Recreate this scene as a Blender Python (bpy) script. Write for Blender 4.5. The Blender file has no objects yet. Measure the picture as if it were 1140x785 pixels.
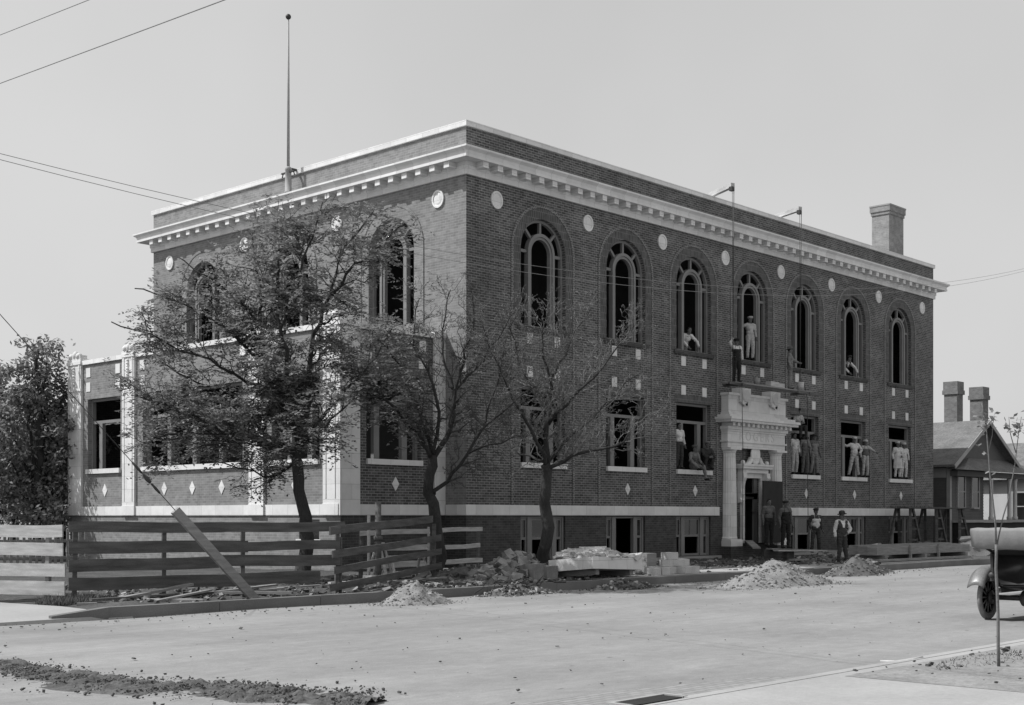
import bpy, bmesh, math, random
from mathutils import Vector, Matrix, noise
from math import sin, cos, pi, radians as rad, sqrt

sc = bpy.context.scene
COL = sc.collection
rng = random.Random(11)

# ------------------------------------------------------------------ object helpers
def tag(o, label=None, cat=None, group=None, kind=None):
    if label: o['label'] = label
    if cat: o['category'] = cat
    if group: o['group'] = group
    if kind: o['kind'] = kind
    return o

def empty(name, loc=(0, 0, 0), rz=0.0):
    o = bpy.data.objects.new(name, None)
    COL.objects.link(o)
    o.location = loc
    o.rotation_euler = (0, 0, rz)
    o.empty_display_size = 0.3
    return o

def thing(name, label, cat, loc=(0, 0, 0), rz=0.0, group=None):
    return tag(empty(name, loc, rz), label, cat, group)

class MB:
    """collects faces for one mesh object"""
    def __init__(s):
        s.v = []; s.f = []; s.sm = []; s.mi = []
    def add(s, vs, fs, smooth=False, mi=0):
        b = len(s.v)
        s.v.extend([tuple(p) for p in vs])
        for f in fs:
            s.f.append(tuple(i + b for i in f)); s.sm.append(smooth); s.mi.append(mi)
    def quad(s, a, b, c, d, mi=0):
        s.add([a, b, c, d], [(0, 1, 2, 3)], False, mi)
    def box(s, x0, x1, y0, y1, z0, z1, mi=0):
        vs = [(x, y, z) for z in (z0, z1) for y in (y0, y1) for x in (x0, x1)]
        s.add(vs, [(0, 2, 3, 1), (4, 5, 7, 6), (0, 1, 5, 4), (2, 6, 7, 3), (0, 4, 6, 2), (1, 3, 7, 5)], False, mi)
    def boxP(s, P, u0, u1, n0, n1, z0, z1, mi=0):
        vs = [P(u, n, z) for z in (z0, z1) for n in (n0, n1) for u in (u0, u1)]
        s.add(vs, [(0, 2, 3, 1), (4, 5, 7, 6), (0, 1, 5, 4), (2, 6, 7, 3), (0, 4, 6, 2), (1, 3, 7, 5)], False, mi)
    def obox(s, M, sx, sy, sz, mi=0, jit=0.0, r=None):
        """oriented box of full size sx,sy,sz about M"""
        r = r or rng
        vs = []
        for z in (-.5, .5):
            for y in (-.5, .5):
                for x in (-.5, .5):
                    j = [1 + r.uniform(-jit, jit) for _ in range(3)]
                    vs.append(M @ Vector((x * sx * j[0], y * sy * j[1], z * sz * j[2])))
        s.add(vs, [(0, 2, 3, 1), (4, 5, 7, 6), (0, 1, 5, 4), (2, 6, 7, 3), (0, 4, 6, 2), (1, 3, 7, 5)], False, mi)
    def beam(s, p0, p1, w, h, up=(0, 0, 1), mi=0):
        p0 = Vector(p0); p1 = Vector(p1)
        d = (p1 - p0); L = d.length; d.normalize()
        up = Vector(up)
        sd = d.cross(up)
        if sd.length < 1e-4: sd = d.cross(Vector((0, 1, 0)))
        sd.normalize(); u = sd.cross(d)
        M = Matrix((d, sd, u)).transposed().to_4x4()
        M.translation = (p0 + p1) / 2
        s.obox(M, L, w, h, mi)
    def tube(s, pts, rad_, n=8, cap=True, smooth=True, mi=0):
        pts = [Vector(p) for p in pts]
        if not hasattr(rad_, '__len__'): rad_ = [rad_] * len(pts)
        vs = []; fs = []
        ref = Vector((0.13, 0.37, 0.92)).normalized()
        for i, p in enumerate(pts):
            t = pts[min(i + 1, len(pts) - 1)] - pts[max(i - 1, 0)]
            if t.length < 1e-6: t = Vector((0, 0, 1))
            t.normalize()
            a = t.cross(ref)
            if a.length < .05: a = t.cross(Vector((1, 0, 0)))
            a.normalize(); b = t.cross(a)
            for k in range(n):
                an = 2 * pi * k / n
                vs.append(p + (a * cos(an) + b * sin(an)) * rad_[i])
        for i in range(len(pts) - 1):
            for k in range(n):
                k2 = (k + 1) % n
                fs.append((i * n + k, i * n + k2, (i + 1) * n + k2, (i + 1) * n + k))
        if cap:
            fs.append(tuple(range(n))[::-1]); fs.append(tuple((len(pts) - 1) * n + k for k in range(n)))
        s.add(vs, fs, smooth, mi)
    def lathe(s, prof, c=(0, 0, 0), n=16, M=None, smooth=True, mi=0, sx=1, sy=1, a0=0, a1=2 * pi):
        """profile (r,z) round local z at c"""
        vs = []; fs = []
        full = abs(a1 - a0 - 2 * pi) < 1e-6
        m = n if full else n + 1
        for (r, z) in prof:
            for k in range(m):
                an = a0 + (a1 - a0) * k / n
                p = Vector((r * cos(an) * sx, r * sin(an) * sy, z))
                if M is not None: p = M @ p
                vs.append(p + Vector(c))
        for i in range(len(prof) - 1):
            for k in range(n):
                k2 = (k + 1) % m if full else k + 1
                fs.append((i * m + k, i * m + k2, (i + 1) * m + k2, (i + 1) * m + k))
        if full:
            fs.append(tuple(range(m))[::-1]); fs.append(tuple((len(prof) - 1) * m + k for k in range(m)))
        s.add(vs, fs, smooth, mi)
    def ball(s, c, r, n=8, m=6, M=None, mi=0):
        if not hasattr(r, '__len__'): r = (r, r, r)
        prof = []
        vs = []; fs = []
        c = Vector(c)
        for i in range(1, m):
            t = pi * i / m
            for k in range(n):
                a = 2 * pi * k / n
                p = Vector((r[0] * sin(t) * cos(a), r[1] * sin(t) * sin(a), r[2] * cos(t)))
                vs.append((M @ p if M is not None else p) + c)
        top = Vector((0, 0, r[2])); bot = Vector((0, 0, -r[2]))
        vs.append((M @ top if M is not None else top) + c)
        vs.append((M @ bot if M is not None else bot) + c)
        T = len(vs) - 2; B = len(vs) - 1
        for i in range(m - 2):
            for k in range(n):
                k2 = (k + 1) % n
                fs.append((i * n + k, (i + 1) * n + k, (i + 1) * n + k2, i * n + k2))
        for k in range(n):
            k2 = (k + 1) % n
            fs.append((T, k, k2)); fs.append((B, (m - 2) * n + k2, (m - 2) * n + k))
        s.add(vs, fs, True, mi)
    def capsule(s, p0, r0, p1, r1, n=10):
        p0 = Vector(p0); p1 = Vector(p1); d = p1 - p0
        L = max(d.length, 1e-4); d = d / L
        pts = []; rs = []
        for t in (-.999, -.8, -.45, 0): pts.append(p0 + d * r0 * t); rs.append(r0 * sqrt(max(1 - t * t, 0.0)))
        for t in (0.001, .45, .8, .999): pts.append(p1 + d * r1 * t); rs.append(r1 * sqrt(max(1 - t * t, 0.0)))
        s.tube(pts, rs, n)
    def chunk(s, c, size, r=None, mi=0, flat=1.0):
        """irregular stone or clod"""
        r = r or rng
        e = [r.uniform(0, 2 * pi) for _ in range(3)]
        M = Matrix.Rotation(e[0], 4, 'X') @ Matrix.Rotation(e[1], 4, 'Y')
        M = Matrix.Rotation(e[2], 4, 'Z') @ Matrix.Diagonal((1, 1, flat, 1)) @ M
        M.translation = Vector(c)
        s.obox(M, size * r.uniform(.6, 1.3), size * r.uniform(.5, 1.0), size * r.uniform(.4, .9), mi, .25, r)
    def build(s, name, mats, parent=None, off=(0, 0, 0)):
        me = bpy.data.meshes.new(name)
        if off != (0, 0, 0):
            o3 = Vector(off); v = [tuple(Vector(p) - o3) for p in s.v]
        else: v = s.v
        me.from_pydata(v, [], s.f)
        if not isinstance(mats, (list, tuple)): mats = [mats]
        for m in mats: me.materials.append(m)
        me.polygons.foreach_set('use_smooth', s.sm)
        if any(s.mi): me.polygons.foreach_set('material_index', s.mi)
        me.update()
        o = bpy.data.objects.new(name, me)
        COL.objects.link(o)
        if parent: o.parent = parent
        return o

def top(mb, name, mats, label, cat, loc=(0, 0, 0), group=None):
    """a one-mesh thing with its origin at loc (vertices given in world space)"""
    o = mb.build(name, mats, None, loc); o.location = loc
    return tag(o, label, cat, group)

def copy_thing(o, name=None, parent=None):
    c = o.copy(); COL.objects.link(c)
    if parent: c.parent = parent
    for ch in list(o.children): copy_thing(ch, None, c)
    return c

# ------------------------------------------------------------------ materials
def newmat(name):
    m = bpy.data.materials.new(name); m.use_nodes = True
    nt = m.node_tree
    b = nt.nodes['Principled BSDF']
    return m, nt, b

def N(nt, typ, **kw):
    n = nt.nodes.new(typ)
    for k, v in kw.items(): setattr(n, k, v)
    return n

def gmat(name, g, var=.25, scale=3.0, rough=.85, bump=.0, bscale=30.0, stretch=(1, 1, 1), fine=.15, fscale=40.0, metal=0.0, spec=.3, coord='Object', randobj=0.0):
    """grey, mottled at two scales, with optional bump"""
    m, nt, b = newmat(name)
    tc = N(nt, 'ShaderNodeTexCoord'); mp = N(nt, 'ShaderNodeMapping')
    mp.inputs['Scale'].default_value = stretch
    nt.links.new(tc.outputs[coord], mp.inputs[0])
    n1 = N(nt, 'ShaderNodeTexNoise'); n1.inputs['Scale'].default_value = scale; n1.inputs['Detail'].default_value = 5
    n2 = N(nt, 'ShaderNodeTexNoise'); n2.inputs['Scale'].default_value = fscale; n2.inputs['Detail'].default_value = 3
    nt.links.new(mp.outputs[0], n1.inputs[0]); nt.links.new(mp.outputs[0], n2.inputs[0])
    r1 = N(nt, 'ShaderNodeMapRange'); r1.inputs[1].default_value = .25; r1.inputs[2].default_value = .75
    r1.inputs[3].default_value = 1 - var; r1.inputs[4].default_value = 1 + var
    r2 = N(nt, 'ShaderNodeMapRange'); r2.inputs[1].default_value = .25; r2.inputs[2].default_value = .75
    r2.inputs[3].default_value = g * (1 - fine); r2.inputs[4].default_value = g * (1 + fine)
    nt.links.new(n1.outputs[0], r1.inputs[0]); nt.links.new(n2.outputs[0], r2.inputs[0])
    mu = N(nt, 'ShaderNodeMath', operation='MULTIPLY')
    nt.links.new(r1.outputs[0], mu.inputs[0]); nt.links.new(r2.outputs[0], mu.inputs[1])
    out = mu.outputs[0]
    if randobj:
        oi = N(nt, 'ShaderNodeNewGeometry')
        r3 = N(nt, 'ShaderNodeMapRange'); r3.inputs[3].default_value = 1 - randobj; r3.inputs[4].default_value = 1 + randobj
        nt.links.new(oi.outputs['Random Per Island'], r3.inputs[0])
        m2 = N(nt, 'ShaderNodeMath', operation='MULTIPLY')
        nt.links.new(out, m2.inputs[0]); nt.links.new(r3.outputs[0], m2.inputs[1]); out = m2.outputs[0]
    cc = N(nt, 'ShaderNodeCombineColor')
    for i in range(3): nt.links.new(out, cc.inputs[i])
    nt.links.new(cc.outputs[0], b.inputs['Base Color'])
    b.inputs['Roughness'].default_value = rough; b.inputs['Metallic'].default_value = metal
    b.inputs['Specular IOR Level'].default_value = spec
    if bump:
        n3 = N(nt, 'ShaderNodeTexNoise'); n3.inputs['Scale'].default_value = bscale; n3.inputs['Detail'].default_value = 4
        nt.links.new(mp.outputs[0], n3.inputs[0])
        bp = N(nt, 'ShaderNodeBump'); bp.inputs['Strength'].default_value = bump; bp.inputs['Distance'].default_value = .03
        nt.links.new(n3.outputs[0], bp.inputs['Height']); nt.links.new(bp.outputs[0], b.inputs['Normal'])
    return m

def brickmat(name, c1, c2, mortar, bw=.235, rh=.083, ms=.011, var=.22, swap=False, mott=.20):
    m, nt, b = newmat(name)
    tc = N(nt, 'ShaderNodeTexCoord'); ge = N(nt, 'ShaderNodeNewGeometry')
    sx = N(nt, 'ShaderNodeSeparateXYZ'); nt.links.new(tc.outputs['Object'], sx.inputs[0])
    sn = N(nt, 'ShaderNodeSeparateXYZ'); nt.links.new(ge.outputs['True Normal'], sn.inputs[0])
    ab = N(nt, 'ShaderNodeMath', operation='ABSOLUTE'); nt.links.new(sn.outputs[0], ab.inputs[0])
    gt = N(nt, 'ShaderNodeMath', operation='GREATER_THAN'); nt.links.new(ab.outputs[0], gt.inputs[0]); gt.inputs[1].default_value = .6
    mx = N(nt, 'ShaderNodeMix'); nt.links.new(gt.outputs[0], mx.inputs[0]); nt.links.new(sx.outputs[0], mx.inputs[2]); nt.links.new(sx.outputs[1], mx.inputs[3])
    cb = N(nt, 'ShaderNodeCombineXYZ')
    if swap:
        nt.links.new(sx.outputs[2], cb.inputs[0]); nt.links.new(mx.outputs[0], cb.inputs[1])
    else:
        nt.links.new(mx.outputs[0], cb.inputs[0]); nt.links.new(sx.outputs[2], cb.inputs[1])
    br = N(nt, 'ShaderNodeTexBrick'); nt.links.new(cb.outputs[0], br.inputs['Vector'])
    g = lambda x: (x, x, x, 1)
    br.inputs['Color1'].default_value = g(c1); br.inputs['Color2'].default_value = g(c2); br.inputs['Mortar'].default_value = g(mortar)
    br.inputs['Scale'].default_value = 1; br.inputs['Mortar Size'].default_value = ms; br.inputs['Mortar Smooth'].default_value = .2
    br.inputs['Brick Width'].default_value = bw; br.inputs['Row Height'].default_value = rh; br.inputs['Bias'].default_value = -.1
    n1 = N(nt, 'ShaderNodeTexNoise'); n1.inputs['Scale'].default_value = .45; n1.inputs['Detail'].default_value = 6; n1.inputs['Roughness'].default_value = .65
    mp = N(nt, 'ShaderNodeMapping'); mp.inputs['Scale'].default_value = (1, 1, 1.6)
    nt.links.new(tc.outputs['Object'], mp.inputs[0]); nt.links.new(mp.outputs[0], n1.inputs[0])
    n2 = N(nt, 'ShaderNodeTexNoise'); n2.inputs['Scale'].default_value = 3.5; n2.inputs['Detail'].default_value = 5
    nt.links.new(cb.outputs[0], n2.inputs[0])
    r1 = N(nt, 'ShaderNodeMapRange'); r1.inputs[1].default_value = .3; r1.inputs[2].default_value = .7; r1.inputs[3].default_value = 1 - var; r1.inputs[4].default_value = 1 + var
    r2 = N(nt, 'ShaderNodeMapRange'); r2.inputs[1].default_value = .3; r2.inputs[2].default_value = .7; r2.inputs[3].default_value = 1 - mott; r2.inputs[4].default_value = 1 + mott
    nt.links.new(n1.outputs[0], r1.inputs[0]); nt.links.new(n2.outputs[0], r2.inputs[0])
    mu = N(nt, 'ShaderNodeMath', operation='MULTIPLY'); nt.links.new(r1.outputs[0], mu.inputs[0]); nt.links.new(r2.outputs[0], mu.inputs[1])
    bw_ = N(nt, 'ShaderNodeRGBToBW'); nt.links.new(br.outputs['Color'], bw_.inputs[0])
    m2 = N(nt, 'ShaderNodeMath', operation='MULTIPLY'); nt.links.new(mu.outputs[0], m2.inputs[0]); nt.links.new(bw_.outputs[0], m2.inputs[1])
    cc = N(nt, 'ShaderNodeCombineColor')
    for i in range(3): nt.links.new(m2.outputs[0], cc.inputs[i])
    nt.links.new(cc.outputs[0], b.inputs['Base Color'])
    b.inputs['Roughness'].default_value = .9; b.inputs['Specular IOR Level'].default_value = .25
    bp = N(nt, 'ShaderNodeBump'); bp.inputs['Strength'].default_value = .5; bp.inputs['Distance'].default_value = .01; bp.invert = True
    nt.links.new(br.outputs['Fac'], bp.inputs['Height']); nt.links.new(bp.outputs[0], b.inputs['Normal'])
    return m

M = {}
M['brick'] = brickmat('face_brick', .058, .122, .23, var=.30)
M['brick_sunlit'] = brickmat('sunlit_side_brick', .17, .23, .265, var=.08, ms=.008, mott=.14)  # same brick as the front, lightened: sun on the side put into the colour
M['brick_dark'] = brickmat('basement_brick', .05, .075, .10, ms=.008, var=.15)
M['chimney_dark'] = brickmat('old_chimney_brick', .13, .18, .19, var=.15)
M['brick_arch'] = brickmat('arch_brick', .07, .105, .16, bw=.09, rh=.25, var=.1)
M['brick_edge'] = brickmat('edge_brick', .10, .14, .26, bw=.11, rh=.08, var=.1)
M['chimney'] = brickmat('chimney_brick', .22, .27, .28, var=.12)
M['terra'] = brickmat('white_terracotta', .60, .71, .46, bw=.78, rh=.46, ms=.007, var=.05, mott=.06)
M['stone'] = gmat('pale_stone', .45, .15, 1.5, .85, .2, 25)
M['frame'] = gmat('window_paint', .19, .12, 2, .6, fine=.06)
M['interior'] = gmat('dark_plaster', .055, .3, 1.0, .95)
M['glass'] = gmat('window_glass', .02, .5, 1.2, .06, fine=.1, spec=.8)
M['roof'] = gmat('roof_felt', .12, .2, 1.0, .95)
M['shingle'] = gmat('shingles', .145, .25, 1.2, .95, .5, 9, (1, 1, 2.5), fine=.3, fscale=9)
M['wood_dark'] = gmat('weathered_plank', .085, .45, 1.6, .9, .35, 40, (1, 1, 7), fine=.3, randobj=.4)
M['wood_light'] = gmat('new_plank', .40, .28, 2.5, .85, .2, 40, (1, 1, 6), randobj=.15)
M['wood_mid'] = gmat('plank', .22, .25, 2.5, .9, .25, 40, (1, 1, 6), randobj=.25)
M['board_black'] = gmat('dark_board', .02, .3, 2, .8, fine=.2)
M['road'] = None
M['soil'] = gmat('dark_soil', .062, .4, 1.3, .98, .9, 18, fine=.4, fscale=14)
M['soil_pale'] = gmat('dry_soil', .22, .25, .9, .98, .5, 22, fine=.2, fscale=12)
M['concrete'] = gmat('concrete', .30, .14, .7, .92, .15, 30, fine=.08, fscale=15)
M['kerb'] = gmat('kerbstone', .15, .25, 1.0, .92, .25, 18, fine=.15)
M['rubble'] = gmat('rubble', .22, .3, 4, .97, .4, 30, randobj=.3)
M['sand'] = gmat('sand', .20, .22, 3, .98, .7, 30, fine=.25, randobj=.12)
M['darkdirt'] = gmat('spoil', .085, .3, 3, .98, .6, 25, fine=.3, randobj=.25)
M['plaster'] = gmat('plaster_lumps', .48, .15, 3, .9, .3, 20, randobj=.15)
M['bark'] = gmat('bark', .038, .35, 6, .95, .6, 30, (1, 1, .35), fine=.3)
M['bark_sunlit'] = gmat('sunlit_twigs', .17, .35, 6, .95, .4, 30, (1, 1, .35), fine=.3)  # bare tree's twigs, paler than its bark: sunlight put into the colour
M['bark_mid'] = gmat('grey_twigs', .07, .3, 6, .95, .4, 30)
M['bark_grey'] = gmat('sapling_bark', .13, .2, 8, .9, .3, 30)
M['rope'] = gmat('rope', .06, .2, 20, .95)
M['wire'] = gmat('wire', .20, .1, 5, .6)
M['iron'] = gmat('iron', .05, .3, 6, .55, metal=.3)
M['pole'] = gmat('painted_pole', .30, .12, 2, .6)
M['carblack'] = gmat('car_paint', .015, .3, 2, .35, fine=.1, spec=.5)
M['carfender'] = gmat('car_fender', .13, .3, 3, .38, fine=.2, spec=.5)  # greyer than the black body: reflected sun put into the base colour
M['cartop'] = gmat('canvas_top', .21, .1, 3, .95, .15, 18, fine=.05)
M['tyre'] = gmat('tyre', .17, .25, 6, .9)
M['spoke'] = gmat('wheel_wood', .14, .2, 6, .6)
M['leather'] = gmat('seat_leather', .03, .3, 6, .5)
M['siding'] = gmat('dark_siding', .10, .12, 1, .85, fine=.05)
M['trim'] = gmat('house_trim', .30, .12, 2, .75)
M['white_wall'] = gmat('pale_wall', .5, .1, 1, .85)
M['skin'] = gmat('skin', .13, .15, 8, .7)
M['hair'] = gmat('hair', .02, .2, 20, .8)
M['sack'] = gmat('sacking', .45, .25, 3, .95, .5, 15)
for nm, g in dict(white=.50, pale=.34, mid=.17, grey=.10, dark=.04, black=.018).items():
    M['cloth_' + nm] = gmat('cloth_' + nm, g, .32, 4, .95, .3, 25, fine=.1)

def leafmat(name, g):
    m, nt, b = newmat(name)
    ge = N(nt, 'ShaderNodeNewGeometry')
    r3 = N(nt, 'ShaderNodeMapRange'); r3.inputs[3].default_value = g * .55; r3.inputs[4].default_value = g * 1.5
    nt.links.new(ge.outputs['Random Per Island'], r3.inputs[0])
    cc = N(nt, 'ShaderNodeCombineColor')
    for i in range(3): nt.links.new(r3.outputs[0], cc.inputs[i])
    nt.links.new(cc.outputs[0], b.inputs['Base Color'])
    b.inputs['Roughness'].default_value = .55
    b.inputs['Specular IOR Level'].default_value = .3
    tl = N(nt, 'ShaderNodeBsdfTranslucent'); nt.links.new(cc.outputs[0], tl.inputs[0])
    mx = N(nt, 'ShaderNodeMixShader'); mx.inputs[0].default_value = .35
    out = [n for n in nt.nodes if n.type == 'OUTPUT_MATERIAL'][0]
    nt.links.new(b.outputs[0], mx.inputs[1]); nt.links.new(tl.outputs[0], mx.inputs[2]); nt.links.new(mx.outputs[0], out.inputs[0])
    return m
M['leaf'] = leafmat('leaf', .21)
M['leaf_dark'] = leafmat('dark_leaf', .21)
M['leaf_pale'] = leafmat('pale_leaf', .2)
M['weed'] = leafmat('weed', .10)

def roadmat():
    m, nt, b = newmat('dusty_road')
    tc = N(nt, 'ShaderNodeTexCoord')
    def noise_(scale, st, det=6, ro=.6):
        mp = N(nt, 'ShaderNodeMapping'); mp.inputs['Scale'].default_value = st
        nt.links.new(tc.outputs['Object'], mp.inputs[0])
        n = N(nt, 'ShaderNodeTexNoise'); n.inputs['Scale'].default_value = scale; n.inputs['Detail'].default_value = det; n.inputs['Roughness'].default_value = ro
        nt.links.new(mp.outputs[0], n.inputs[0]); return n.outputs[0]
    def rng_(s, a, b_, lo=.3, hi=.7):
        r = N(nt, 'ShaderNodeMapRange'); r.inputs[1].default_value = lo; r.inputs[2].default_value = hi; r.inputs[3].default_value = a; r.inputs[4].default_value = b_
        nt.links.new(s, r.inputs[0]); return r.outputs[0]
    def mul(a, b_):
        n = N(nt, 'ShaderNodeMath', operation='MULTIPLY'); nt.links.new(a, n.inputs[0]); nt.links.new(b_, n.inputs[1]); return n.outputs[0]
    v = rng_(noise_(.25, (1, 1, 1)), .20, .265)
    v = mul(v, rng_(noise_(.8, (.35, 1.4, 1), 8, .7), .90, 1.10))
    v = mul(v, rng_(noise_(5, (.6, 1, 1), 6, .7), .88, 1.10))
    v = mul(v, rng_(noise_(55, (1, 1, 1), 2), .90, 1.10))
    tr_ = N(nt, 'ShaderNodeTexWave'); tr_.wave_type = 'BANDS'; tr_.bands_direction = 'Y'; tr_.inputs['Scale'].default_value = .16; tr_.inputs['Distortion'].default_value = 2.2; tr_.inputs['Detail'].default_value = 3; tr_.inputs['Detail Scale'].default_value = .6
    mpt = N(nt, 'ShaderNodeMapping'); mpt.inputs['Scale'].default_value = (.25, 1, 1); nt.links.new(tc.outputs['Object'], mpt.inputs[0]); nt.links.new(mpt.outputs[0], tr_.inputs[0])
    v = mul(v, rng_(tr_.outputs['Fac'], .965, 1.015, .0, .6))
    sp = rng_(noise_(7, (.4, 1.0, 1), 2), 1.0, .5, .70, .76)      # dark flecks of litter
    v = mul(v, sp)
    sp2 = rng_(noise_(13, (1, 1, 1), 1), 1.0, 1.45, .74, .80)     # pale chips
    v = mul(v, sp2)
    cc = N(nt, 'ShaderNodeCombineColor')
    for i in range(3): nt.links.new(v, cc.inputs[i])
    nt.links.new(cc.outputs[0], b.inputs['Base Color'])
    b.inputs['Roughness'].default_value = .95; b.inputs['Specular IOR Level'].default_value = .15
    bp = N(nt, 'ShaderNodeBump'); bp.inputs['Strength'].default_value = .35; bp.inputs['Distance'].default_value = .03
    nt.links.new(noise_(6, (.6, 1, 1), 8, .7), bp.inputs['Height']); nt.links.new(bp.outputs[0], b.inputs['Normal'])
    return m
M['road'] = roadmat()

# ------------------------------------------------------------------ camera, light, sky
A = rad(43.1)
RV = Vector((sin(A), -cos(A), 0)); FV = Vector((cos(A), sin(A), 0))   # right / forward on the ground
CAMP = RV * 1.446 - FV * 41.6 + Vector((0, 0, 1.78))
cam = bpy.data.cameras.new('camera'); co = bpy.data.objects.new('camera', cam); COL.objects.link(co)
co.location = CAMP; co.rotation_euler = (pi / 2, 0, A - pi / 2)
cam.sensor_width = 36; cam.lens = 36 * 1467 / 1140; cam.shift_y = 183 / 1140; cam.clip_end = 2000; cam.clip_start = .1
sc.camera = co

SUN_E, SUN_A = rad(50), rad(45)
S = Vector((-cos(SUN_E) * cos(SUN_A), cos(SUN_E) * sin(SUN_A), sin(SUN_E)))
sl = bpy.data.lights.new('sun', 'SUN'); so = bpy.data.objects.new('sun', sl); COL.objects.link(so)
sl.energy = 5.0; sl.angle = rad(.55); sl.color = (1, 1, 1)
so.rotation_euler = (-S).to_track_quat('-Z', 'Y').to_euler()

w = bpy.data.worlds.new('World'); sc.world = w; w.use_nodes = True
nt = w.node_tree; bg = nt.nodes['Background']
sky = N(nt, 'ShaderNodeTexSky', sky_type='NISHITA'); sky.sun_disc = False; sky.sun_elevation = SUN_E; sky.sun_rotation = rad(-45)
sky.dust_density = 3.0
bwn = N(nt, 'ShaderNodeRGBToBW'); nt.links.new(sky.outputs[0], bwn.inputs[0])
pw = N(nt, 'ShaderNodeMath', operation='POWER'); nt.links.new(bwn.outputs[0], pw.inputs[0]); pw.inputs[1].default_value = .22
ml = N(nt, 'ShaderNodeMath', operation='MULTIPLY'); nt.links.new(pw.outputs[0], ml.inputs[0]); ml.inputs[1].default_value = 3.45
# faint unevenness of an old plate-like hazy sky
tcw = N(nt, 'ShaderNodeTexCoord'); nw = N(nt, 'ShaderNodeTexNoise'); nw.inputs['Scale'].default_value = 2.2; nw.inputs['Detail'].default_value = 4
nt.links.new(tcw.outputs['Generated'], nw.inputs[0])
rw = N(nt, 'ShaderNodeMapRange'); rw.inputs[1].default_value = .3; rw.inputs[2].default_value = .7; rw.inputs[3].default_value = .92; rw.inputs[4].default_value = 1.06
nt.links.new(nw.outputs[0], rw.inputs[0])
ml2 = N(nt, 'ShaderNodeMath', operation='MULTIPLY'); nt.links.new(ml.outputs[0], ml2.inputs[0]); nt.links.new(rw.outputs[0], ml2.inputs[1])
ccw = N(nt, 'ShaderNodeCombineColor')
for i in range(3): nt.links.new(ml2.outputs[0], ccw.inputs[i])
nt.links.new(ccw.outputs[0], bg.inputs[0]); bg.inputs[1].default_value = .15
sc.view_settings.view_transform = 'Standard'; sc.view_settings.look = 'None'; sc.view_settings.exposure = 0
sc.cycles.max_bounces = 6; sc.cycles.diffuse_bounces = 3

# ------------------------------------------------------------------ ground
def struct(mb, name, mat, parent=None):
    o = mb.build(name, mat, parent); o['kind'] = 'structure'; return o

def fbm(x, y, s, o=4):
    return noise.fractal(Vector((x * s, y * s, 3.7)), 1.0, 2.0, o)

mb = MB(); mb.quad((-700, -700, -.02), (900, -700, -.02), (900, 900, -.02), (-700, 900, -.02)); struct(mb, 'ground', M['soil_pale'])
mb = MB()
nx, ny = 150, 40
vs = []; fs = []
xs = [-60 + 130 * i / nx for i in range(nx + 1)]; ys = [-22.0 + 13.4 * j / ny for j in range(ny + 1)]
for y in ys:
    for x in xs:
        vs.append((x, y, .018 * fbm(x, y, .35) + .010 * fbm(x * .3, y, 1.1)))
for j in range(ny):
    for i in range(nx):
        a = j * (nx + 1) + i; fs.append((a, a + 1, a + nx + 2, a + nx + 1))
mb.add(vs, fs, True)
struct(mb, 'road', M['road'])
# side street to the left, joining the road
mb = MB(); mb.quad((-60, -8.6, -.006), (-20.5, -8.6, -.006), (-20.5, 90, -.006), (-60, 90, -.006)); struct(mb, 'side_street', M['road'])

# building plot: uneven soil raised behind the kerb
def plot_h(x, y):
    h = .17 + .07 * fbm(x, y, .55) + .05 * fbm(x, y, 1.7)
    if y > -.6: h = min(h, .20)
    if y < -7.6: h = .18 + (h - .18) * max(0, (y + 8.4) / -.8 * -1)
    q = min(1, max(0, (x + 17.5) / .9)); h = .06 + (h - .06) * q * q
    return max(h, .03)
mb = MB(); vs = []; fs = []
X0, X1, Y0, Y1 = -18.0, 36, -8.42, 3.0
nx, ny = 230, 60
for j in range(ny + 1):
    for i in range(nx + 1):
        x = X0 + (X1 - X0) * i / nx; y = Y0 + (Y1 - Y0) * j / ny
        vs.append((x, y, plot_h(x, y)))
for j in range(ny):
    for i in range(nx):
        a = j * (nx + 1) + i; fs.append((a, a + 1, a + nx + 2, a + nx + 1))
mb.add(vs, fs, True); struct(mb, 'building_plot', M['soil'])
mb = MB(); mb.quad((-18, 3, .12), (70, 3, .12), (70, 60, .12), (-18, 60, .12)); mb.quad((36, -8.42, .12), (70, -8.42, .12), (70, 3, .12), (36, 3, .12)); struct(mb, 'back_lot', M['soil'])
mb = MB()
mb.add([(-24, -8.6, .035), (-16.95, -8.58, .05), (-17.2, -6.6, .115), (-17.6, -4.0, .12), (-17.9, 60, .12), (-24, 60, .10), (-24, -8.62, -.02), (-16.9, -8.62, -.02)], [(0, 1, 2, 3, 4, 5), (0, 6, 7, 1)])
struct(mb, 'corner_pavement', M['concrete'])
mb = MB(); mb.box(-3.5, 36, -8.38, -6.9, .05, .215); struct(mb, 'pavement', M['concrete'])
# far kerb, in lengths with joints
mb = MB(); x = -17.5
pts = [(-17.5, -8.6)]
while x < 60:
    L = 2.4
    x1 = min(x + L, 60)
    z0 = .20 + rng.uniform(-.006, .006)
    if x < -17: # first length ramps down to the crossing
        vs = [(x - .9, -8.50, 0), (x + .1, -8.62, 0), (x + .1, -8.42, 0), (x - .9, -8.40, 0), (x - .9, -8.50, .09), (x + .1, -8.62, z0), (x + .1, -8.42, z0), (x - .9, -8.4, .10)]
        mb.box(x + .112, x1, -8.60, -8.42, -.01, z0)
        mb.add(vs, [(0, 3, 2, 1), (4, 5, 6, 7), (0, 1, 5, 4), (1, 2, 6, 5), (2, 3, 7, 6), (3, 0, 4, 7)])
    else:
        mb.box(x + .012, x1, -8.60, -8.42, -.01, z0)
    x = x1
struct(mb, 'kerb', M['kerb'])
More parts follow.
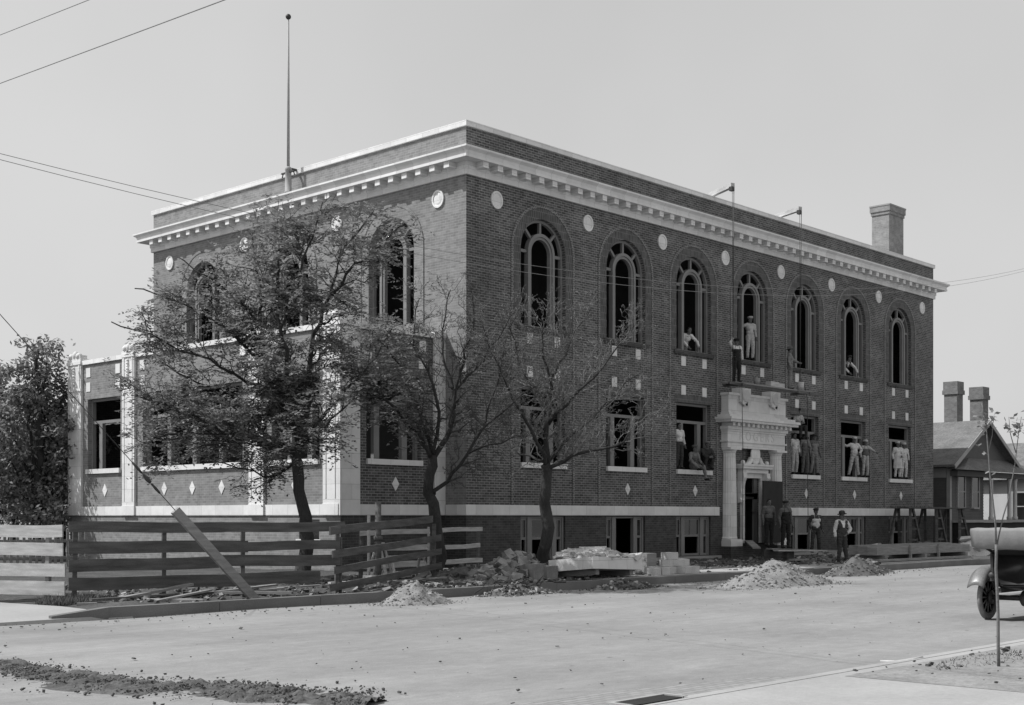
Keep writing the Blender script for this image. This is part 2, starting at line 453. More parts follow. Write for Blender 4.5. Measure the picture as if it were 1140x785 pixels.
# near side: kerb, gutter bricks, pavement and drain
mb = MB(); mb.box(-60, -19.75, -22.12, -21.98, -.01, .045); mb.box(-18.95, 60, -22.12, -21.98, -.01, .045); mb.box(-19.75, -18.95, -22.12, -22.06, -.01, .045); struct(mb, 'near_kerb', M['concrete'])
mb = MB(); mb.box(-60, 60, -60, -22.12, -.01, .04); struct(mb, 'near_pavement', M['concrete'])
mb = MB()
nx, ny = 60, 16; vs = []; fs = []
for j in range(ny + 1):
    for i in range(nx + 1):
        x = -16.4 + 16 * i / nx; y = -24.4 + 2.1 * j / ny
        e = min(1, min(i, nx - i, j, ny - j) / 3)
        vs.append((x, y, .043 + e * (.03 + .035 * fbm(x, y, 1.3))))
for j in range(ny):
    for i in range(nx):
        a = j * (nx + 1) + i; fs.append((a, a + 1, a + nx + 2, a + nx + 1))
mb.add(vs, fs, True); struct(mb, 'planting_strip', M['soil_pale'])
M['paver'] = brickmat('gutter_brick', .20, .24, .15, bw=.2, rh=.1)
def pavermat():
    m, nt, b = newmat('gutter_paving')
    tc = N(nt, 'ShaderNodeTexCoord'); br = N(nt, 'ShaderNodeTexBrick'); nt.links.new(tc.outputs['Object'], br.inputs['Vector'])
    for k, g in (('Color1', .20), ('Color2', .25), ('Mortar', .14)): br.inputs[k].default_value = (g, g, g, 1)
    br.inputs['Scale'].default_value = 1; br.inputs['Brick Width'].default_value = .2; br.inputs['Row Height'].default_value = .095; br.inputs['Mortar Size'].default_value = .009
    nt.links.new(br.outputs['Color'], b.inputs['Base Color']); b.inputs['Roughness'].default_value = .95
    return m
mb = MB(); mb.add([(-20.5, -21.97, .034), (-16.6, -21.97, .034), (-17.2, -21.6, .034), (-18.7, -21.25, .034), (-20.5, -21.1, .034)], [(0, 1, 2, 3, 4)]); struct(mb, 'gutter_paving', pavermat())
t = thing('storm_drain', 'dark storm drain opening in the near kerb', 'drain', (-19.35, -21.95, 0))
mb = MB(); mb.box(-.40, .40, -.02, .20, .026, .036); mb.build('opening', M['board_black'], t)  # flat black slab painted in for the darkness inside the drain hole
mb = MB(); mb.box(-.46, -.40, -.04, .24, .02, .05); mb.box(.40, .46, -.04, .24, .02, .05); mb.box(-.40, .40, .20, .25, .02, .046); mb.build('drain_frame', M['concrete'], t)

# dirt dropped along the road in the near left
mb = MB(); r = random.Random(5); vs = []; fs = []
def dirt_c(q): return (-22.6 + 1.3 * q + .22 * sin(q * 9), -12.6 - 7.4 * q)
na, nb_ = 260, 34
for i in range(na + 1):
    q = i / na; cx, cy = dirt_c(q); wd = (.34 + .42 * q) * (1 - .5 * max(0, q - .8) / .2)
    for j in range(nb_ + 1):
        t_ = 2 * j / nb_ - 1; x = cx + t_ * wd * .95; y = cy + t_ * wd * .45
        e = max(0, min(1, 1.15 - abs(t_) ** 1.3 * 1.3 + 1.1 * fbm(x * 1.6, y, 1.3, 5)))
        if abs(t_) > .97: e = 0
        h = e * (.022 + .075 * max(0, .2 + fbm(x * 1.0, y * 2.2, 4.2, 6))) - .03
        vs.append((x, y, h + .012))
for i in range(na):
    for j in range(nb_):
        a = i * (nb_ + 1) + j; fs.append((a, a + 1, a + nb_ + 2, a + nb_ + 1))
mb.add(vs, fs, True)
for k in range(3600):
    q = r.random(); cx, cy = dirt_c(q); t_ = r.gauss(0, .55); wd = (.34 + .42 * q)
    x = cx + t_ * wd * .95 + r.gauss(0, .05); y = cy + t_ * wd * .45 + r.gauss(0, .08)
    if fbm(x * 1.0, y * 2.2, 2.6, 5) < -.15: continue
    sz = abs(r.gauss(0, .010)) + .005
    mb.chunk((x, y, .03 * max(0, 1 - abs(t_)) + .015), sz * 1.3, r, 0, .8)
tag(mb.build('road_dirt', M['darkdirt']), 'band of dark dirt clods trodden across the near left of the road', 'dirt', kind='stuff')
# litter and chips on the road and plot
mb = MB(); r = random.Random(8)
for k in range(1100):
    x = r.uniform(-24, 14); y = r.uniform(-21.5, -8.8) if k < 500 else -8.75 - abs(r.gauss(0, .7))
    sz = abs(r.gauss(0, .016)) + .008
    mb.chunk((x, y, .022), sz, r, 0, .5)
tag(mb.build('road_litter', M['darkdirt']), 'tiny dark clods and litter scattered over the dusty road', 'litter', kind='stuff')
mb = MB()
for k in range(7500):
    x = r.uniform(-16.4, 20); y = r.uniform(-8.2, -1.0)
    if r.random() > .5 + .8 * fbm(x, y, .6): continue
    sz = abs(r.gauss(0, .055)) + .02
    mb.chunk((x, y, plot_h(x, y) + .25 * sz), sz, r, 0 if r.random() < .6 else 1, .6)
tag(mb.build('site_debris', [M['darkdirt'], M['rubble']]), 'clods, brickbats and chips strewn over the building plot', 'debris', kind='stuff')

# ------------------------------------------------------------------ library building
LIB = thing('brick_building', 'two storey brick building with white cornice, arched upper windows and low wing', 'building', (0, 0, 0))
LX, LY = 32.78, 18.13
WX, WY0, WY1 = -4.26, 1.02, 17.07
Pf = lambda u, n, z: (u, n, z)                 # front: u=x, n inward = +y
Ps = lambda u, n, z: (n, u, z)                 # side: u=y, n inward = +x
Pw = lambda u, n, z: (WX + n, u, z)            # wing side face
Pwf = lambda u, n, z: (u, WY0 + n, z)          # wing front face
Pr = lambda u, n, z: (LX - n, u, z)
Pb = lambda u, n, z: (u, LY - n, z)
Pwb = lambda u, n, z: (u, WY1 - n, z)

def wall(mb, P, u0, u1, z0, z1, ops, depth=.32):
    """sheet with openings (u0,u1,z0,z1,arch) plus their reveals"""
    br = {u0, u1}
    for o in ops:
        c = (o[0] + o[1]) / 2; rr = (o[1] - o[0]) / 2
        br |= {o[0], o[1]}
        if o[4]:
            for k in range(1, 20): br.add(c - rr * cos(pi * k / 20))
    br = sorted(br); 
    def topz(o, u):
        if not o[4]: return o[3]
        c = (o[0] + o[1]) / 2; rr = (o[1] - o[0]) / 2
        return o[3] + sqrt(max(rr * rr - (u - c) ** 2, 0))
    for a, b in zip(br[:-1], br[1:]):
        if b - a < 1e-5: continue
        mid = (a + b) / 2
        os_ = sorted([o for o in ops if o[0] < mid < o[1]], key=lambda o: o[2])
        la = lb = z0
        for o in os_:
            mb.quad(P(a, 0, la), P(b, 0, lb), P(b, 0, o[2]), P(a, 0, o[2]))
            la, lb = topz(o, a), topz(o, b)
            mb.quad(P(a, 0, la), P(b, 0, lb), P(b, depth, lb), P(a, depth, la))
        mb.quad(P(a, 0, la), P(b, 0, lb), P(b, 0, z1), P(a, 0, z1))
    for o in ops:
        for u in (o[0], o[1]):
            mb.quad(P(u, 0, o[2]), P(u, depth, o[2]), P(u, depth, o[3]), P(u, 0, o[3]))
        mb.quad(P(o[0], 0, o[2]), P(o[1], 0, o[2]), P(o[1], depth, o[2]), P(o[0], depth, o[2]))

WC = [3.64, 8.13, 12.31, 16.43, 20.52, 24.73, 29.24]
WC = [3.66, 8.14, 12.33, 16.44, 20.54, 24.74, 29.24]
HW = 1.13
SC_ = [3.55, 9.1, 14.58]
upper = [(c - HW, c + HW, 8.10, 10.63, True) for c in WC]
lower = [(c - HW, c + HW, 3.58, 6.13, False) for i, c in enumerate(WC) if i != 3]
base = [(c - HW, c + HW, .30, 1.80, False) for i, c in enumerate(WC) if i != 3]
door = (15.72, 16.88, .72, 3.35, False)
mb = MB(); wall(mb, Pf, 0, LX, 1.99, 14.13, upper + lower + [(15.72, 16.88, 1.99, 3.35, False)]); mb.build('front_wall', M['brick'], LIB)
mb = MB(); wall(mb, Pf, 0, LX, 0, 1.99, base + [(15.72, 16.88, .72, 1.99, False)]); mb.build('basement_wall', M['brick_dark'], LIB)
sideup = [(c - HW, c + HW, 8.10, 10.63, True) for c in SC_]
mb = MB(); wall(mb, Ps, 0, LY, 2.0, 14.13, sideup); mb.build('side_wall', M['brick_sunlit'], LIB)
mb = MB(); wall(mb, Ps, 0, LY, 0, 2.0, []); wall(mb, Pr, 0, LY, 0, 14.13, []); wall(mb, Pb, 0, LX, 0, 14.13, []); mb.build('rear_wall', M['brick_dark'], LIB)
# floors and roof; unseen partitions added to block light and keep windows dark
mb = MB()
mb.box(.05, LX - .05, .05, LY - .05, 2.5, 2.75); mb.box(.05, LX - .05, .05, LY - .05, 7.1, 7.4); mb.box(6.2, 6.3, .4, LY - .1, 2.76, 12.9)
mb.box(.4, LX - .1, 6.5, 6.6, 2.76, 12.9); mb.box(.4, LX - .1, 6.5, 6.6, .2, 2.48); mb.box(15.3, 15.4, .4, 6.4, .2, 2.48); mb.box(17.3, 17.4, .4, 6.4, .2, 2.48); mb.box(15.42, 17.28, .33, 6.4, .6, .72)
mb.box(WX + .05, -.05, WY0 + .05, WY1 - .05, 2.5, 2.75)
mb.box(-.12, -.06, WY0 + .05, WY1 - .05, 2.76, 7.2)
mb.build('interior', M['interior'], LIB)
mb = MB(); mb.box(.05, LX - .05, .05, LY - .05, 12.95, 13.1); mb.box(WX + .05, -.02, WY0 + .05, WY1 - .05, 7.2, 7.35); mb.build('roof', M['roof'], LIB)

# coping of the parapet
mb = MB()
for (a, b, c, d) in [(-.07, LX + .07, -.07, .34), (-.07, LX + .07, LY - .34, LY + .07)]: mb.box(a, b, c, d, 14.13, 14.30)
mb.box(-.07, .34, .342, LY - .342, 14.13, 14.30); mb.box(LX - .34, LX + .07, .342, LY - .342, 14.13, 14.30)
mb.build('coping', M['terra'], LIB)
mb = MB()
mb.quad((.3, .3, 13.1), (LX - .3, .3, 13.1), (LX - .3, .3, 14.13), (.3, .3, 14.13)); mb.quad((.3, .3, 13.1), (.3, LY - .3, 13.1), (.3, LY - .3, 14.13), (.3, .3, 14.13))
mb.build('parapet_back', M['brick_sunlit'], LIB)

def ring(mb, prof, x0, x1, y0, y1):
    """profile (offset outward, z) swept round a rectangle with mitred corners"""
    n = len(prof); vs = []
    for (p, z) in prof:
        vs += [(x0 - p, y0 - p, z), (x1 + p, y0 - p, z), (x1 + p, y1 + p, z), (x0 - p, y1 + p, z)]
    fs = []
    for i in range(n - 1):
        for k in range(4):
            k2 = (k + 1) % 4; fs.append((i * 4 + k, i * 4 + k2, (i + 1) * 4 + k2, (i + 1) * 4 + k))
    mb.add(vs, fs)
mb = MB()
ring(mb, [(0, 12.60), (.08, 12.60), (.08, 12.76), (.11, 12.79), (.11, 13.00), (.50, 13.00), (.50, 13.09), (.47, 13.10), (.50, 13.20), (.60, 13.28), (.60, 13.34), (0, 13.44)], 0, LX, 0, LY)
k = .45
while k < LX:
    mb.box(k - .12, k + .12, -.44, -.11, 12.81, 12.998); k += .66
k = .45
while k < LY:
    mb.box(-.44, -.11, k - .12, k + .12, 12.81, 12.998); k += .66
mb.build('cornice', M['terra'], LIB)
# water table
def belt(P, u0, u1, nm='belt_course'):
    mb = MB(); mb.boxP(P, u0, u1, -.05, .0, 1.83, 2.17); return mb.build(nm, M['terra'], LIB)
belt(Pf, 0.0, 14.0); belt(Pf, 18.6, LX + .02)
mb = MB(); mb.box(-.05, 0, -.05, WY0 - .13, 1.83, 2.17); mb.build('belt_course', M['terra'], LIB)
mb = MB(); mb.box(-.02, 14.0, -.16, -.001, .05, .27); mb.box(18.6, LX, -.16, -.001, .05, .27); mb.build('footing_ledge', M['concrete'], LIB)

def band(mb, P, c, zb, zs, r0, r1, n0, n1, seg=24):
    """rectangular section following jamb, arch, jamb"""
    path = [(-1, zb, 0)] + [(None, None, pi - pi * k / seg) for k in range(seg + 1)] + [(1, zb, 0)]
    vs = []
    for (s, z, a) in path:
        for (rr, n) in ((r0, n0), (r1, n0), (r1, n1), (r0, n1)):
            if s is None: vs.append(P(c + rr * cos(a), n, zs + rr * sin(a)))
            else: vs.append(P(c + s * rr, n, z))
    fs = []
    for i in range(len(path) - 1):
        for k in range(4):
            k2 = (k + 1) % 4; fs.append((i * 4 + k, (i + 1) * 4 + k, (i + 1) * 4 + k2, i * 4 + k2))
    fs += [(0, 1, 2, 3), tuple((len(path) - 1) * 4 + k for k in range(4))]
    mb.add(vs, fs)

def arch_window(P, c, parent):
    zs, zb = 10.63, 8.12
    mb = MB()
    band(mb, P, c, zb, zs, 1.04, 1.125, .14, .26)
    band(mb, P, c, zb, zs, .47, .56, .12, .26); band(mb, P, c, zb, zs, .562, .67, .08, .26)
    for s in (-1, 1):
        mb.boxP(P, c + (s * .675 if s > 0 else -1.035), c + (1.035 if s > 0 else -.675), .15, .23, zs - .05, zs + .05)
    for an in (45, 90, 135):
        a = rad(an); d = Vector((cos(a), sin(a))); nrm = Vector((-sin(a), cos(a))) * .045
        q = []
        for n in (.14, .24):
            for rr in (.665, 1.045):
                for s in (-1, 1):
                    q.append(P(c + d.x * rr + s * nrm.x, n, zs + d.y * rr + s * nrm.y))
        mb.add(q, [(0, 1, 3, 2), (4, 6, 7, 5), (0, 2, 6, 4), (1, 5, 7, 3), (0, 4, 5, 1), (2, 3, 7, 6)])
    o = mb.build('window', M['frame'], parent)
    mb = MB(); mb.boxP(P, c - 1.12, c + 1.12, .10, .32, 8.101, 8.16); mb.build('sill', M['frame'], o)
    return o
for P, cs in ((Pf, WC), (Ps, SC_)):
    for c in cs:
        arch_window(P, c, LIB)
        mb = MB(); band(mb, P, c, 8.1, 10.63, 1.135, 1.50, -.012, -.002); mb.build('arch_surround', M['brick_arch'] if P is Pf else M['brick_sunlit'], LIB)
        mb = MB(); band(mb, P, c, 2.2 if P is Pf else 7.9, 10.63, 1.502, 1.60, -.03, -.002); mb.build('arch_border', M['brick_edge'] if P is Pf else M['brick_sunlit'], LIB)
        mb = MB(); mb.boxP(P, c - 1.3, c + 1.3, -.07, -.003, 7.96, 8.10); mb.build('brick_sill', M['brick_dark'] if P is Pf else M['brick_sunlit'], LIB)
        # recessed looking panel border below
# roundels
def roundel(P, u):
    mb = MB(); ra, rb = .27, .27
    prof = [(0.0, .045), (.5, .04), (.72, .02), (.80, .05), (1.0, .05), (1.0, .0)]
    vs = []; n = 24
    for (q, d) in prof:
        for k in range(n):
            a = 2 * pi * k / n; vs.append(P(u + .27 * q * cos(a), -d - .002, 12.02 + .29 * q * sin(a)))
    fs = []
    for i in range(len(prof) - 1):
        for k in range(n):
            k2 = (k + 1) % n; fs.append((i * n + k, i * n + k2, (i + 1) * n + k2, (i + 1) * n + k))
    mb.add(vs, fs, False); return mb.build('roundel', M['terra'], LIB)
for u in (1.37, 5.97, 10.29, 14.43, 18.55, 22.73, 27.05, 31.5): roundel(Pf, u)
for u in (1.26, 6.35, 11.8, 16.9): roundel(Ps, u)
def block(P, u, z, w_=.14, h_=.18, nm='inlay_block'):
    mb = MB(); mb.boxP(P, u - w_, u + w_, -.025, -.002, z - h_, z + h_); mb.build(nm, M['terra'], LIB)
for c in WC:
    for s in (-.69, .69):
        block(Pf, c + s, 7.70)
        if c != WC[3]: block(Pf, c + s, 6.60)
def diamond(P, u, z, w_=.15, h_=.22):
    mb = MB(); q = [P(u - w_, -.02, z), P(u, -.02, z - h_), P(u + w_, -.02, z), P(u, -.02, z + h_)]
    q2 = [P(u - w_, -.001, z), P(u, -.001, z - h_), P(u + w_, -.001, z), P(u, -.001, z + h_)]
    mb.add(q + q2, [(0, 1, 2, 3), (0, 4, 5, 1), (1, 5, 6, 2), (2, 6, 7, 3), (3, 7, 4, 0)]); mb.build('diamond_inlay', M['terra'], LIB)
for i, c in enumerate(WC):
    if i not in (3,): diamond(Pf, c + .08, 2.78)
def white_sill(P, u0, u1, z=3.58):
    mb = MB(); mb.boxP(P, u0 - .02, u1 + .02, -.09, .24, z - .17, z); mb.build('window_sill', M['terra'], LIB)
def lintel(P, u0, u1, z):
    mb = MB(); mb.boxP(P, u0 - .1, u1 + .1, -.008, -.002, z + .002, z + .27); mb.build('lintel', M['brick_arch'] if P in (Pf, Pwf) else M['brick_sunlit'], LIB)

def rect_window(P, u0, u1, z0, z1, zt, mulls, nm='window', glass=False, n0=.16, n1=.30, left=True):
    mb = MB(); f = .09
    mb.boxP(P, u0 + .003, u0 + f, n0, n1, z0, z1 - .003); mb.boxP(P, u1 - f, u1 - .003, n0, n1, z0, z1 - .003)
    mb.boxP(P, u0 + f, u1 - f, n0, n1, z1 - f, z1 - .003)
    if zt: mb.boxP(P, u0 + f, u1 - f, n0 + .02, n1 - .02, zt - .055, zt + .055)
    zt_ = zt - .055 if zt else z1 - f
    for m in mulls: mb.boxP(P, m - .11, m + .11, n0 + .01, n1 + .01, z0, zt_)
    o = mb.build(nm, M['frame'], LIB)
    if glass:
        mb = MB(); mb.boxP(P, u0 + f, u1 - f, n1 - .05, n1 - .04, z0 + .02, z1 - f); mb.build('pane', M['glass'], o)
    return o
for i, c in enumerate(WC):
    if i == 3: continue
    white_sill(Pf, c - HW, c + HW); lintel(Pf, c - HW, c + HW, 6.13)
    rect_window(Pf, c - HW, c + HW, 3.58, 6.13, 5.42, [c - .58, c + .58])
    # basement triple sash
    z0, z1 = .30, 1.80
    mb = MB(); n0, n1 = .08, .2
    xs_ = [c - HW, c - .62, c + .62, c + HW]
    for x in (c - HW + .05, c + HW - .05): mb.boxP(Pf, x - .047, x + .047, n0, n1, z0, z1 - .003)
    for x in (c - .62, c + .62): mb.boxP(Pf, x - .11, x + .11, n0 - .02, n1, z0, z1 - .003)
    mb.boxP(Pf, c - HW + .1, c + HW - .1, n0, n1, z1 - .07, z1 - .004)
    o = mb.build('basement_window', M['frame'], LIB)
    cells = [(c - HW + .1, c - .73), (c - .51, c + .51), (c + .73, c + HW - .1)]
    for j, (a, b) in enumerate(cells):
        if i == 1 and j == 1: continue                      # doorway left open
        mb = MB()
        mb.boxP(Pf, a + .002, a + .06, .11, .17, z0 + .002, z1 - .072); mb.boxP(Pf, b - .06, b - .002, .11, .17, z0 + .002, z1 - .072)
        mb.boxP(Pf, a + .06, b - .06, .11, .17, 1.02, 1.10); mb.boxP(Pf, a + .06, b - .06, .11, .17, z0 + .002, z0 + .08); mb.boxP(Pf, a + .06, b - .06, .11, .17, z1 - .13, z1 - .072)
        sash = mb.build('sash', M['frame'], o)
        mb = MB(); mb.boxP(Pf, a + .03, b - .03, .143, .15, 1.05, z1 - .10)
        mb.build('pane', M['glass'], o)
lintel(Pf, 15.6, 17.0, 3.35)

# ---- wing
wwin = [(13.42, 15.75, 3.55, 6.16, False), (5.95, 11.92, 3.55, 6.16, False), (2.0, 4.4, 3.55, 6.16, False)]
wbase = [(2.0, 3.0, 1.1, 1.7, False)]
mb = MB(); wall(mb, Pw, WY0, WY1, 2.0, 7.47, wwin); mb.build('wing_wall', M['brick_sunlit'], LIB)
mb = MB(); wall(mb, Pw, WY0, WY1, 0, 2.0, wbase); mb.build('wing_base', M['brick_sunlit'], LIB)
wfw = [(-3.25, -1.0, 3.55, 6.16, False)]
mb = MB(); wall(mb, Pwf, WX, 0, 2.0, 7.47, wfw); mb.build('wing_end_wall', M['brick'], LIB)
mb = MB(); wall(mb, Pwb, WX, 0, 0, 7.47, []); mb.build('wing_rear_wall', M['brick_dark'], LIB)
mb = MB(); wall(mb, Pwf, WX, 0, 0, 2.0, []); mb.build('wing_base', M['brick_dark'], LIB)
PIL = [(WY0, 1.74), (4.72, 5.50), (12.36, 13.17), (16.10, WY1)]
mb = MB(); mb.boxP(Pw, 1.742, 4.718, -.05, 0, 1.83, 2.16); mb.boxP(Pw, 5.502, 12.358, -.05, 0, 1.83, 2.16); mb.boxP(Pw, 13.172, 16.098, -.05, 0, 1.83, 2.16)
mb.boxP(Pwf, -3.57, -.482, -.05, 0, 1.83, 2.16); mb.build('belt_course', M['terra'], LIB)
mb = MB()
mb.boxP(Pw, 1.745, 4.715, -.07, .3, 7.47, 7.63); mb.boxP(Pw, 5.505, 12.355, -.07, .3, 7.47, 7.63); mb.boxP(Pw, 13.175, 16.095, -.07, .3, 7.47, 7.63)
mb.boxP(Pwf, -3.56, -.485, -.07, .3, 7.47, 7.63); mb.boxP(Pwb, -4.2, -.02, -.07, .3, 7.47, 7.63); mb.build('coping', M['terra'], LIB)
def pilaster(P, u0, u1, n=-.09, corner=None):
    mb = MB(); c = (u0 + u1) / 2; h = (u1 - u0) / 2
    mb.boxP(P, u0, u1, n, .30, 1.83, 7.50)
    mb.boxP(P, u0 - .03, u1 + .03, n - .04, .31, 7.50, 7.62)
    mb.boxP(P, u0 - .01, u1 + .01, n - .02, .305, 7.62, 7.72)
    mb.boxP(P, u0 - .02, u1 + .02, n - .03, .30, 6.50, 6.60)            # moulding below the upper panel
    mb.boxP(P, u0 - .015, u1 + .015, n - .02, .28, 1.832, 2.18)
    # raised side fillets that leave a sunk panel
    mb.boxP(P, u0 + .07, u0 + .16, n - .025, n + .01, 6.62, 7.48); mb.boxP(P, u1 - .16, u1 - .07, n - .025, n + .01, 6.62, 7.48)
    mb.boxP(P, u0 + .12, u0 + .16, n - .018, n + .01, 2.35, 6.35); mb.boxP(P, u1 - .16, u1 - .12, n - .018, n + .01, 2.35, 6.35)
    mb.boxP(P, u0 + .16, u1 - .16, n - .018, n + .01, 6.30, 6.35)
    o = mb.build('pilaster', M['terra'], LIB)
    # carved drop and crest
    mb = MB()
    for q in range(7):
        z = 6.78 + q * .1; mb.ball(P(c, n - .01, z), (.06 + .015 * (q % 2), .06 + .015 * (q % 2), .06), 8, 6)
    for s in (-1, 1):
        mb.ball(P(c + s * h * .55, n + .05, 7.82), (.13, .13, .13), 10, 8)
    mb.ball(P(c, n + .06, 7.86), (.12, .12, .17), 10, 8)
    mb.boxP(P, u0 + .05, u1 - .05, n + .0, .2, 7.72, 7.86)
    mb.build('crest', M['terra'], o)
for (a, b) in PIL: pilaster(Pw, a, b)
# front-facing leaves of the corner pilaster and the pilaster beside the main block
mb = MB(); mb.boxP(Pwf, WX + .302, WX + .69, -.09, .28, 1.83, 7.50); mb.boxP(Pwf, WX - .088, WX + .30, -.09, -.001, 1.83, 7.5); mb.boxP(Pwf, WX - .12, WX + .70, -.13, -.001, 7.502, 7.62); mb.boxP(Pwf, WX - .11, WX + .70, -.12, -.002, 6.5, 6.6); mb.build('pilaster', M['terra'], LIB)
mb = MB(); mb.boxP(Pwf, -.48, -.003, -.09, .2, 1.83, 7.50); mb.boxP(Pwf, -.52, -.002, -.13, .25, 7.50, 7.66); mb.boxP(Pwf, -.50, -.002, -.11, .2, 6.5, 6.6); mb.build('pilaster', M['terra'], LIB)
for (u0, u1, *_r) in wwin:
    white_sill(Pw, u0, u1, 3.55); lintel(Pw, u0, u1, 6.16)
rect_window(Pw, 13.42, 15.75, 3.55, 6.16, 5.3, [15.1])
rect_window(Pw, 5.95, 11.92, 3.55, 6.16, 5.3, [7.4, 8.95, 10.5])
rect_window(Pw, 2.0, 4.4, 3.55, 6.16, 5.3, [2.7, 3.7])
white_sill(Pwf, -3.25, -1.0, 3.55); lintel(Pwf, -3.25, -1.0, 6.16)
rect_window(Pwf, -3.25, -1.0, 3.55, 6.16, 5.3, [-2.7, -1.55])
o = rect_window(Pw, 2.0, 3.0, 1.1, 1.7, None, [], 'basement_window', True, .05, .15)
for (a, b) in ((1.74, 4.72), (5.5, 12.36), (13.17, 16.1)):
    for u in (a + .42, b - .42):
        for z in (6.62, 7.16): block(Pw, u, z, .15, .17)
for u in (-3.2, -.95):
    for z in (6.62, 7.16): block(Pwf, u, z, .15, .17)
for u in (3.2, 7.1, 8.81, 10.53, 14.5): diamond(Pw, u, 2.76, .17, .24)
diamond(Pwf, -2.08, 2.80)
# wing basement sills
mb = MB(); mb.boxP(Pw, 1.9, 3.1, -.06, .1, .98, 1.10); mb.build('window_sill', M['terra'], LIB)

# ---- portal
PC = 16.3
t = M['terra']
po = empty('portal'); po.parent = LIB
mb = MB()
mb.boxP(Pf, 14.19, 18.41, -.30, 0, 4.52, 5.16); mb.boxP(Pf, 14.12, 18.48, -.36, 0, 4.74, 4.80)
mb.boxP(Pf, 14.15, 18.45, -.34, 0, 5.16, 5.24); mb.boxP(Pf, 14.10, 18.50, -.40, 0, 5.24, 5.36)
mb.boxP(Pf, 13.80, 18.80, -.72, 0, 5.50, 5.60); mb.boxP(Pf, 13.74, 18.86, -.78, 0, 5.60, 5.70); mb.boxP(Pf, 13.88, 18.72, -.62, 0, 5.70, 5.80)
x = 14.18
while x < 18.5:
    mb.boxP(Pf, x, x + .17, -.56, -.02, 5.362, 5.498); x += .348
mb.build('entablature', t, po)
mb = MB()
mb.boxP(Pf, 14.19, 18.41, -.34, 0, 5.80, 6.58); mb.boxP(Pf, 14.12, 18.48, -.42, 0, 6.58, 6.68); mb.boxP(Pf, 14.14, 18.46, -.40, 0, 5.80, 5.90)
mb.build('attic', t, po)
for c in (15.25, 17.45):
    mb = MB(); mb.boxP(Pf, c - .36, c + .36, -.46, -.02, 6.34, 6.90)
    mb.lathe([(.02, 0), (.12, .05), (.16, .03), (.22, .06), (.27, .03), (.27, 0)], Pf(c, -.45, 6.62), 16, Matrix.Rotation(pi / 2, 4, 'X'))
    mb.beam(Pf(c - .3, -.44, 6.34), Pf(c + .1, -.44, 6.24), .08, .12); mb.beam(Pf(c + .3, -.44, 6.30), Pf(c - .05, -.44, 6.22), .08, .12)
    mb.build('carved_block', t, po)
# name on the frieze, thin raised letters; darker grey stands in for carving shade
def letters(parent):
    fc = bpy.data.curves.new('inscription', 'FONT'); fc.body = 'ROGERS'; fc.size = .52; fc.extrude = .003; fc.align_x = 'CENTER'; fc.align_y = 'CENTER'; fc.space_character = 1.5
    fo = bpy.data.objects.new('inscription_curve', fc); COL.objects.link(fo)
    dg = bpy.context.evaluated_depsgraph_get(); me = bpy.data.meshes.new_from_object(fo.evaluated_get(dg))
    bpy.data.objects.remove(fo)
    o = bpy.data.objects.new('inscription', me); COL.objects.link(o); o.parent = parent
    o.location = (PC, -.303, 4.99); o.rotation_euler = (pi / 2, 0, 0)
    me.materials.clear(); me.materials.append(gmat('letter_shade', .52, .06, 3, .8)); return o
letters(po)
for s in (-1, 1):
    c = PC + s * 1.70
    mb = MB(); n = 40; vs = []; fs = []
    rows = [(.90, .36), (.95, .365), (1.0, .345), (2.4, .335), (3.4, .315), (4.30, .29), (4.33, .31), (4.38, .31), (4.40, .29)]
    for (z, rr) in rows:
        for k in range(n):
            a = 2 * pi * k / n; fl = 1 - (.035 if (k % 2 and 1.0 <= z <= 4.3) else 0)
            vs.append((c + rr * fl * cos(a), -.05 + rr * fl * sin(a), z))
    for i in range(len(rows) - 1):
        for k in range(n):
            k2 = (k + 1) % n; fs.append((i * n + k, i * n + k2, (i + 1) * n + k2, (i + 1) * n + k))
    mb.add(vs, fs, False); col_ = mb.build('column', t, po)
    mb = MB(); mb.boxP(Pf, c - .41, c + .41, -.46, -.002, .62, .82); mb.boxP(Pf, c - .39, c + .39, -.43, -.002, .82, .90); mb.build('plinth', t, col_)
    mb = MB(); mb.lathe([(.30, 0), (.37, .08), (.37, .08)], (c, -.05, 4.36), 24); mb.boxP(Pf, c - .39, c + .39, -.43, -.003, 4.43, 4.515); mb.build('capital', t, col_)
    mb = MB(); mb.boxP(Pf, c - .43, c + .43, -.48, -.002, .0, .62); mb.build('pedestal', M['brick_dark'], col_)
# door surround
ds = MB()
ds.boxP(Pf, 15.52, 15.72, -.10, .0, .72, 3.55); ds.boxP(Pf, 16.88, 17.08, -.10, .0, .72, 3.55); ds.boxP(Pf, 15.72, 16.88, -.10, 0, 3.35, 3.55)
ds.boxP(Pf, 15.35, 17.25, -.24, 0, 3.55, 3.72); ds.boxP(Pf, 15.24, 17.36, -.36, 0, 3.72, 3.82); ds.boxP(Pf, 15.20, 17.40, -.40, 0, 3.82, 3.90)
sur = ds.build('door_surround', t, po)
for c in (15.44, 17.16):
    mb = MB()
    prof = [(0, 3.55), (-.30, 3.55), (-.32, 3.35), (-.24, 3.2), (-.18, 2.9), (-.20, 2.7), (-.12, 2.55), (-.18, 2.45), (-.14, 2.36), (0, 2.34)]
    vs = [Pf(c - .12, n, z) for n, z in prof] + [Pf(c + .12, n, z) for n, z in prof]; k = len(prof)
    fs = [tuple(range(k)), tuple(range(2 * k - 1, k - 1, -1))] + [(i, i + 1, k + i + 1, k + i) for i in range(k - 1)]
    mb.add(vs, fs); mb.build('console', t, sur)
mb = MB()
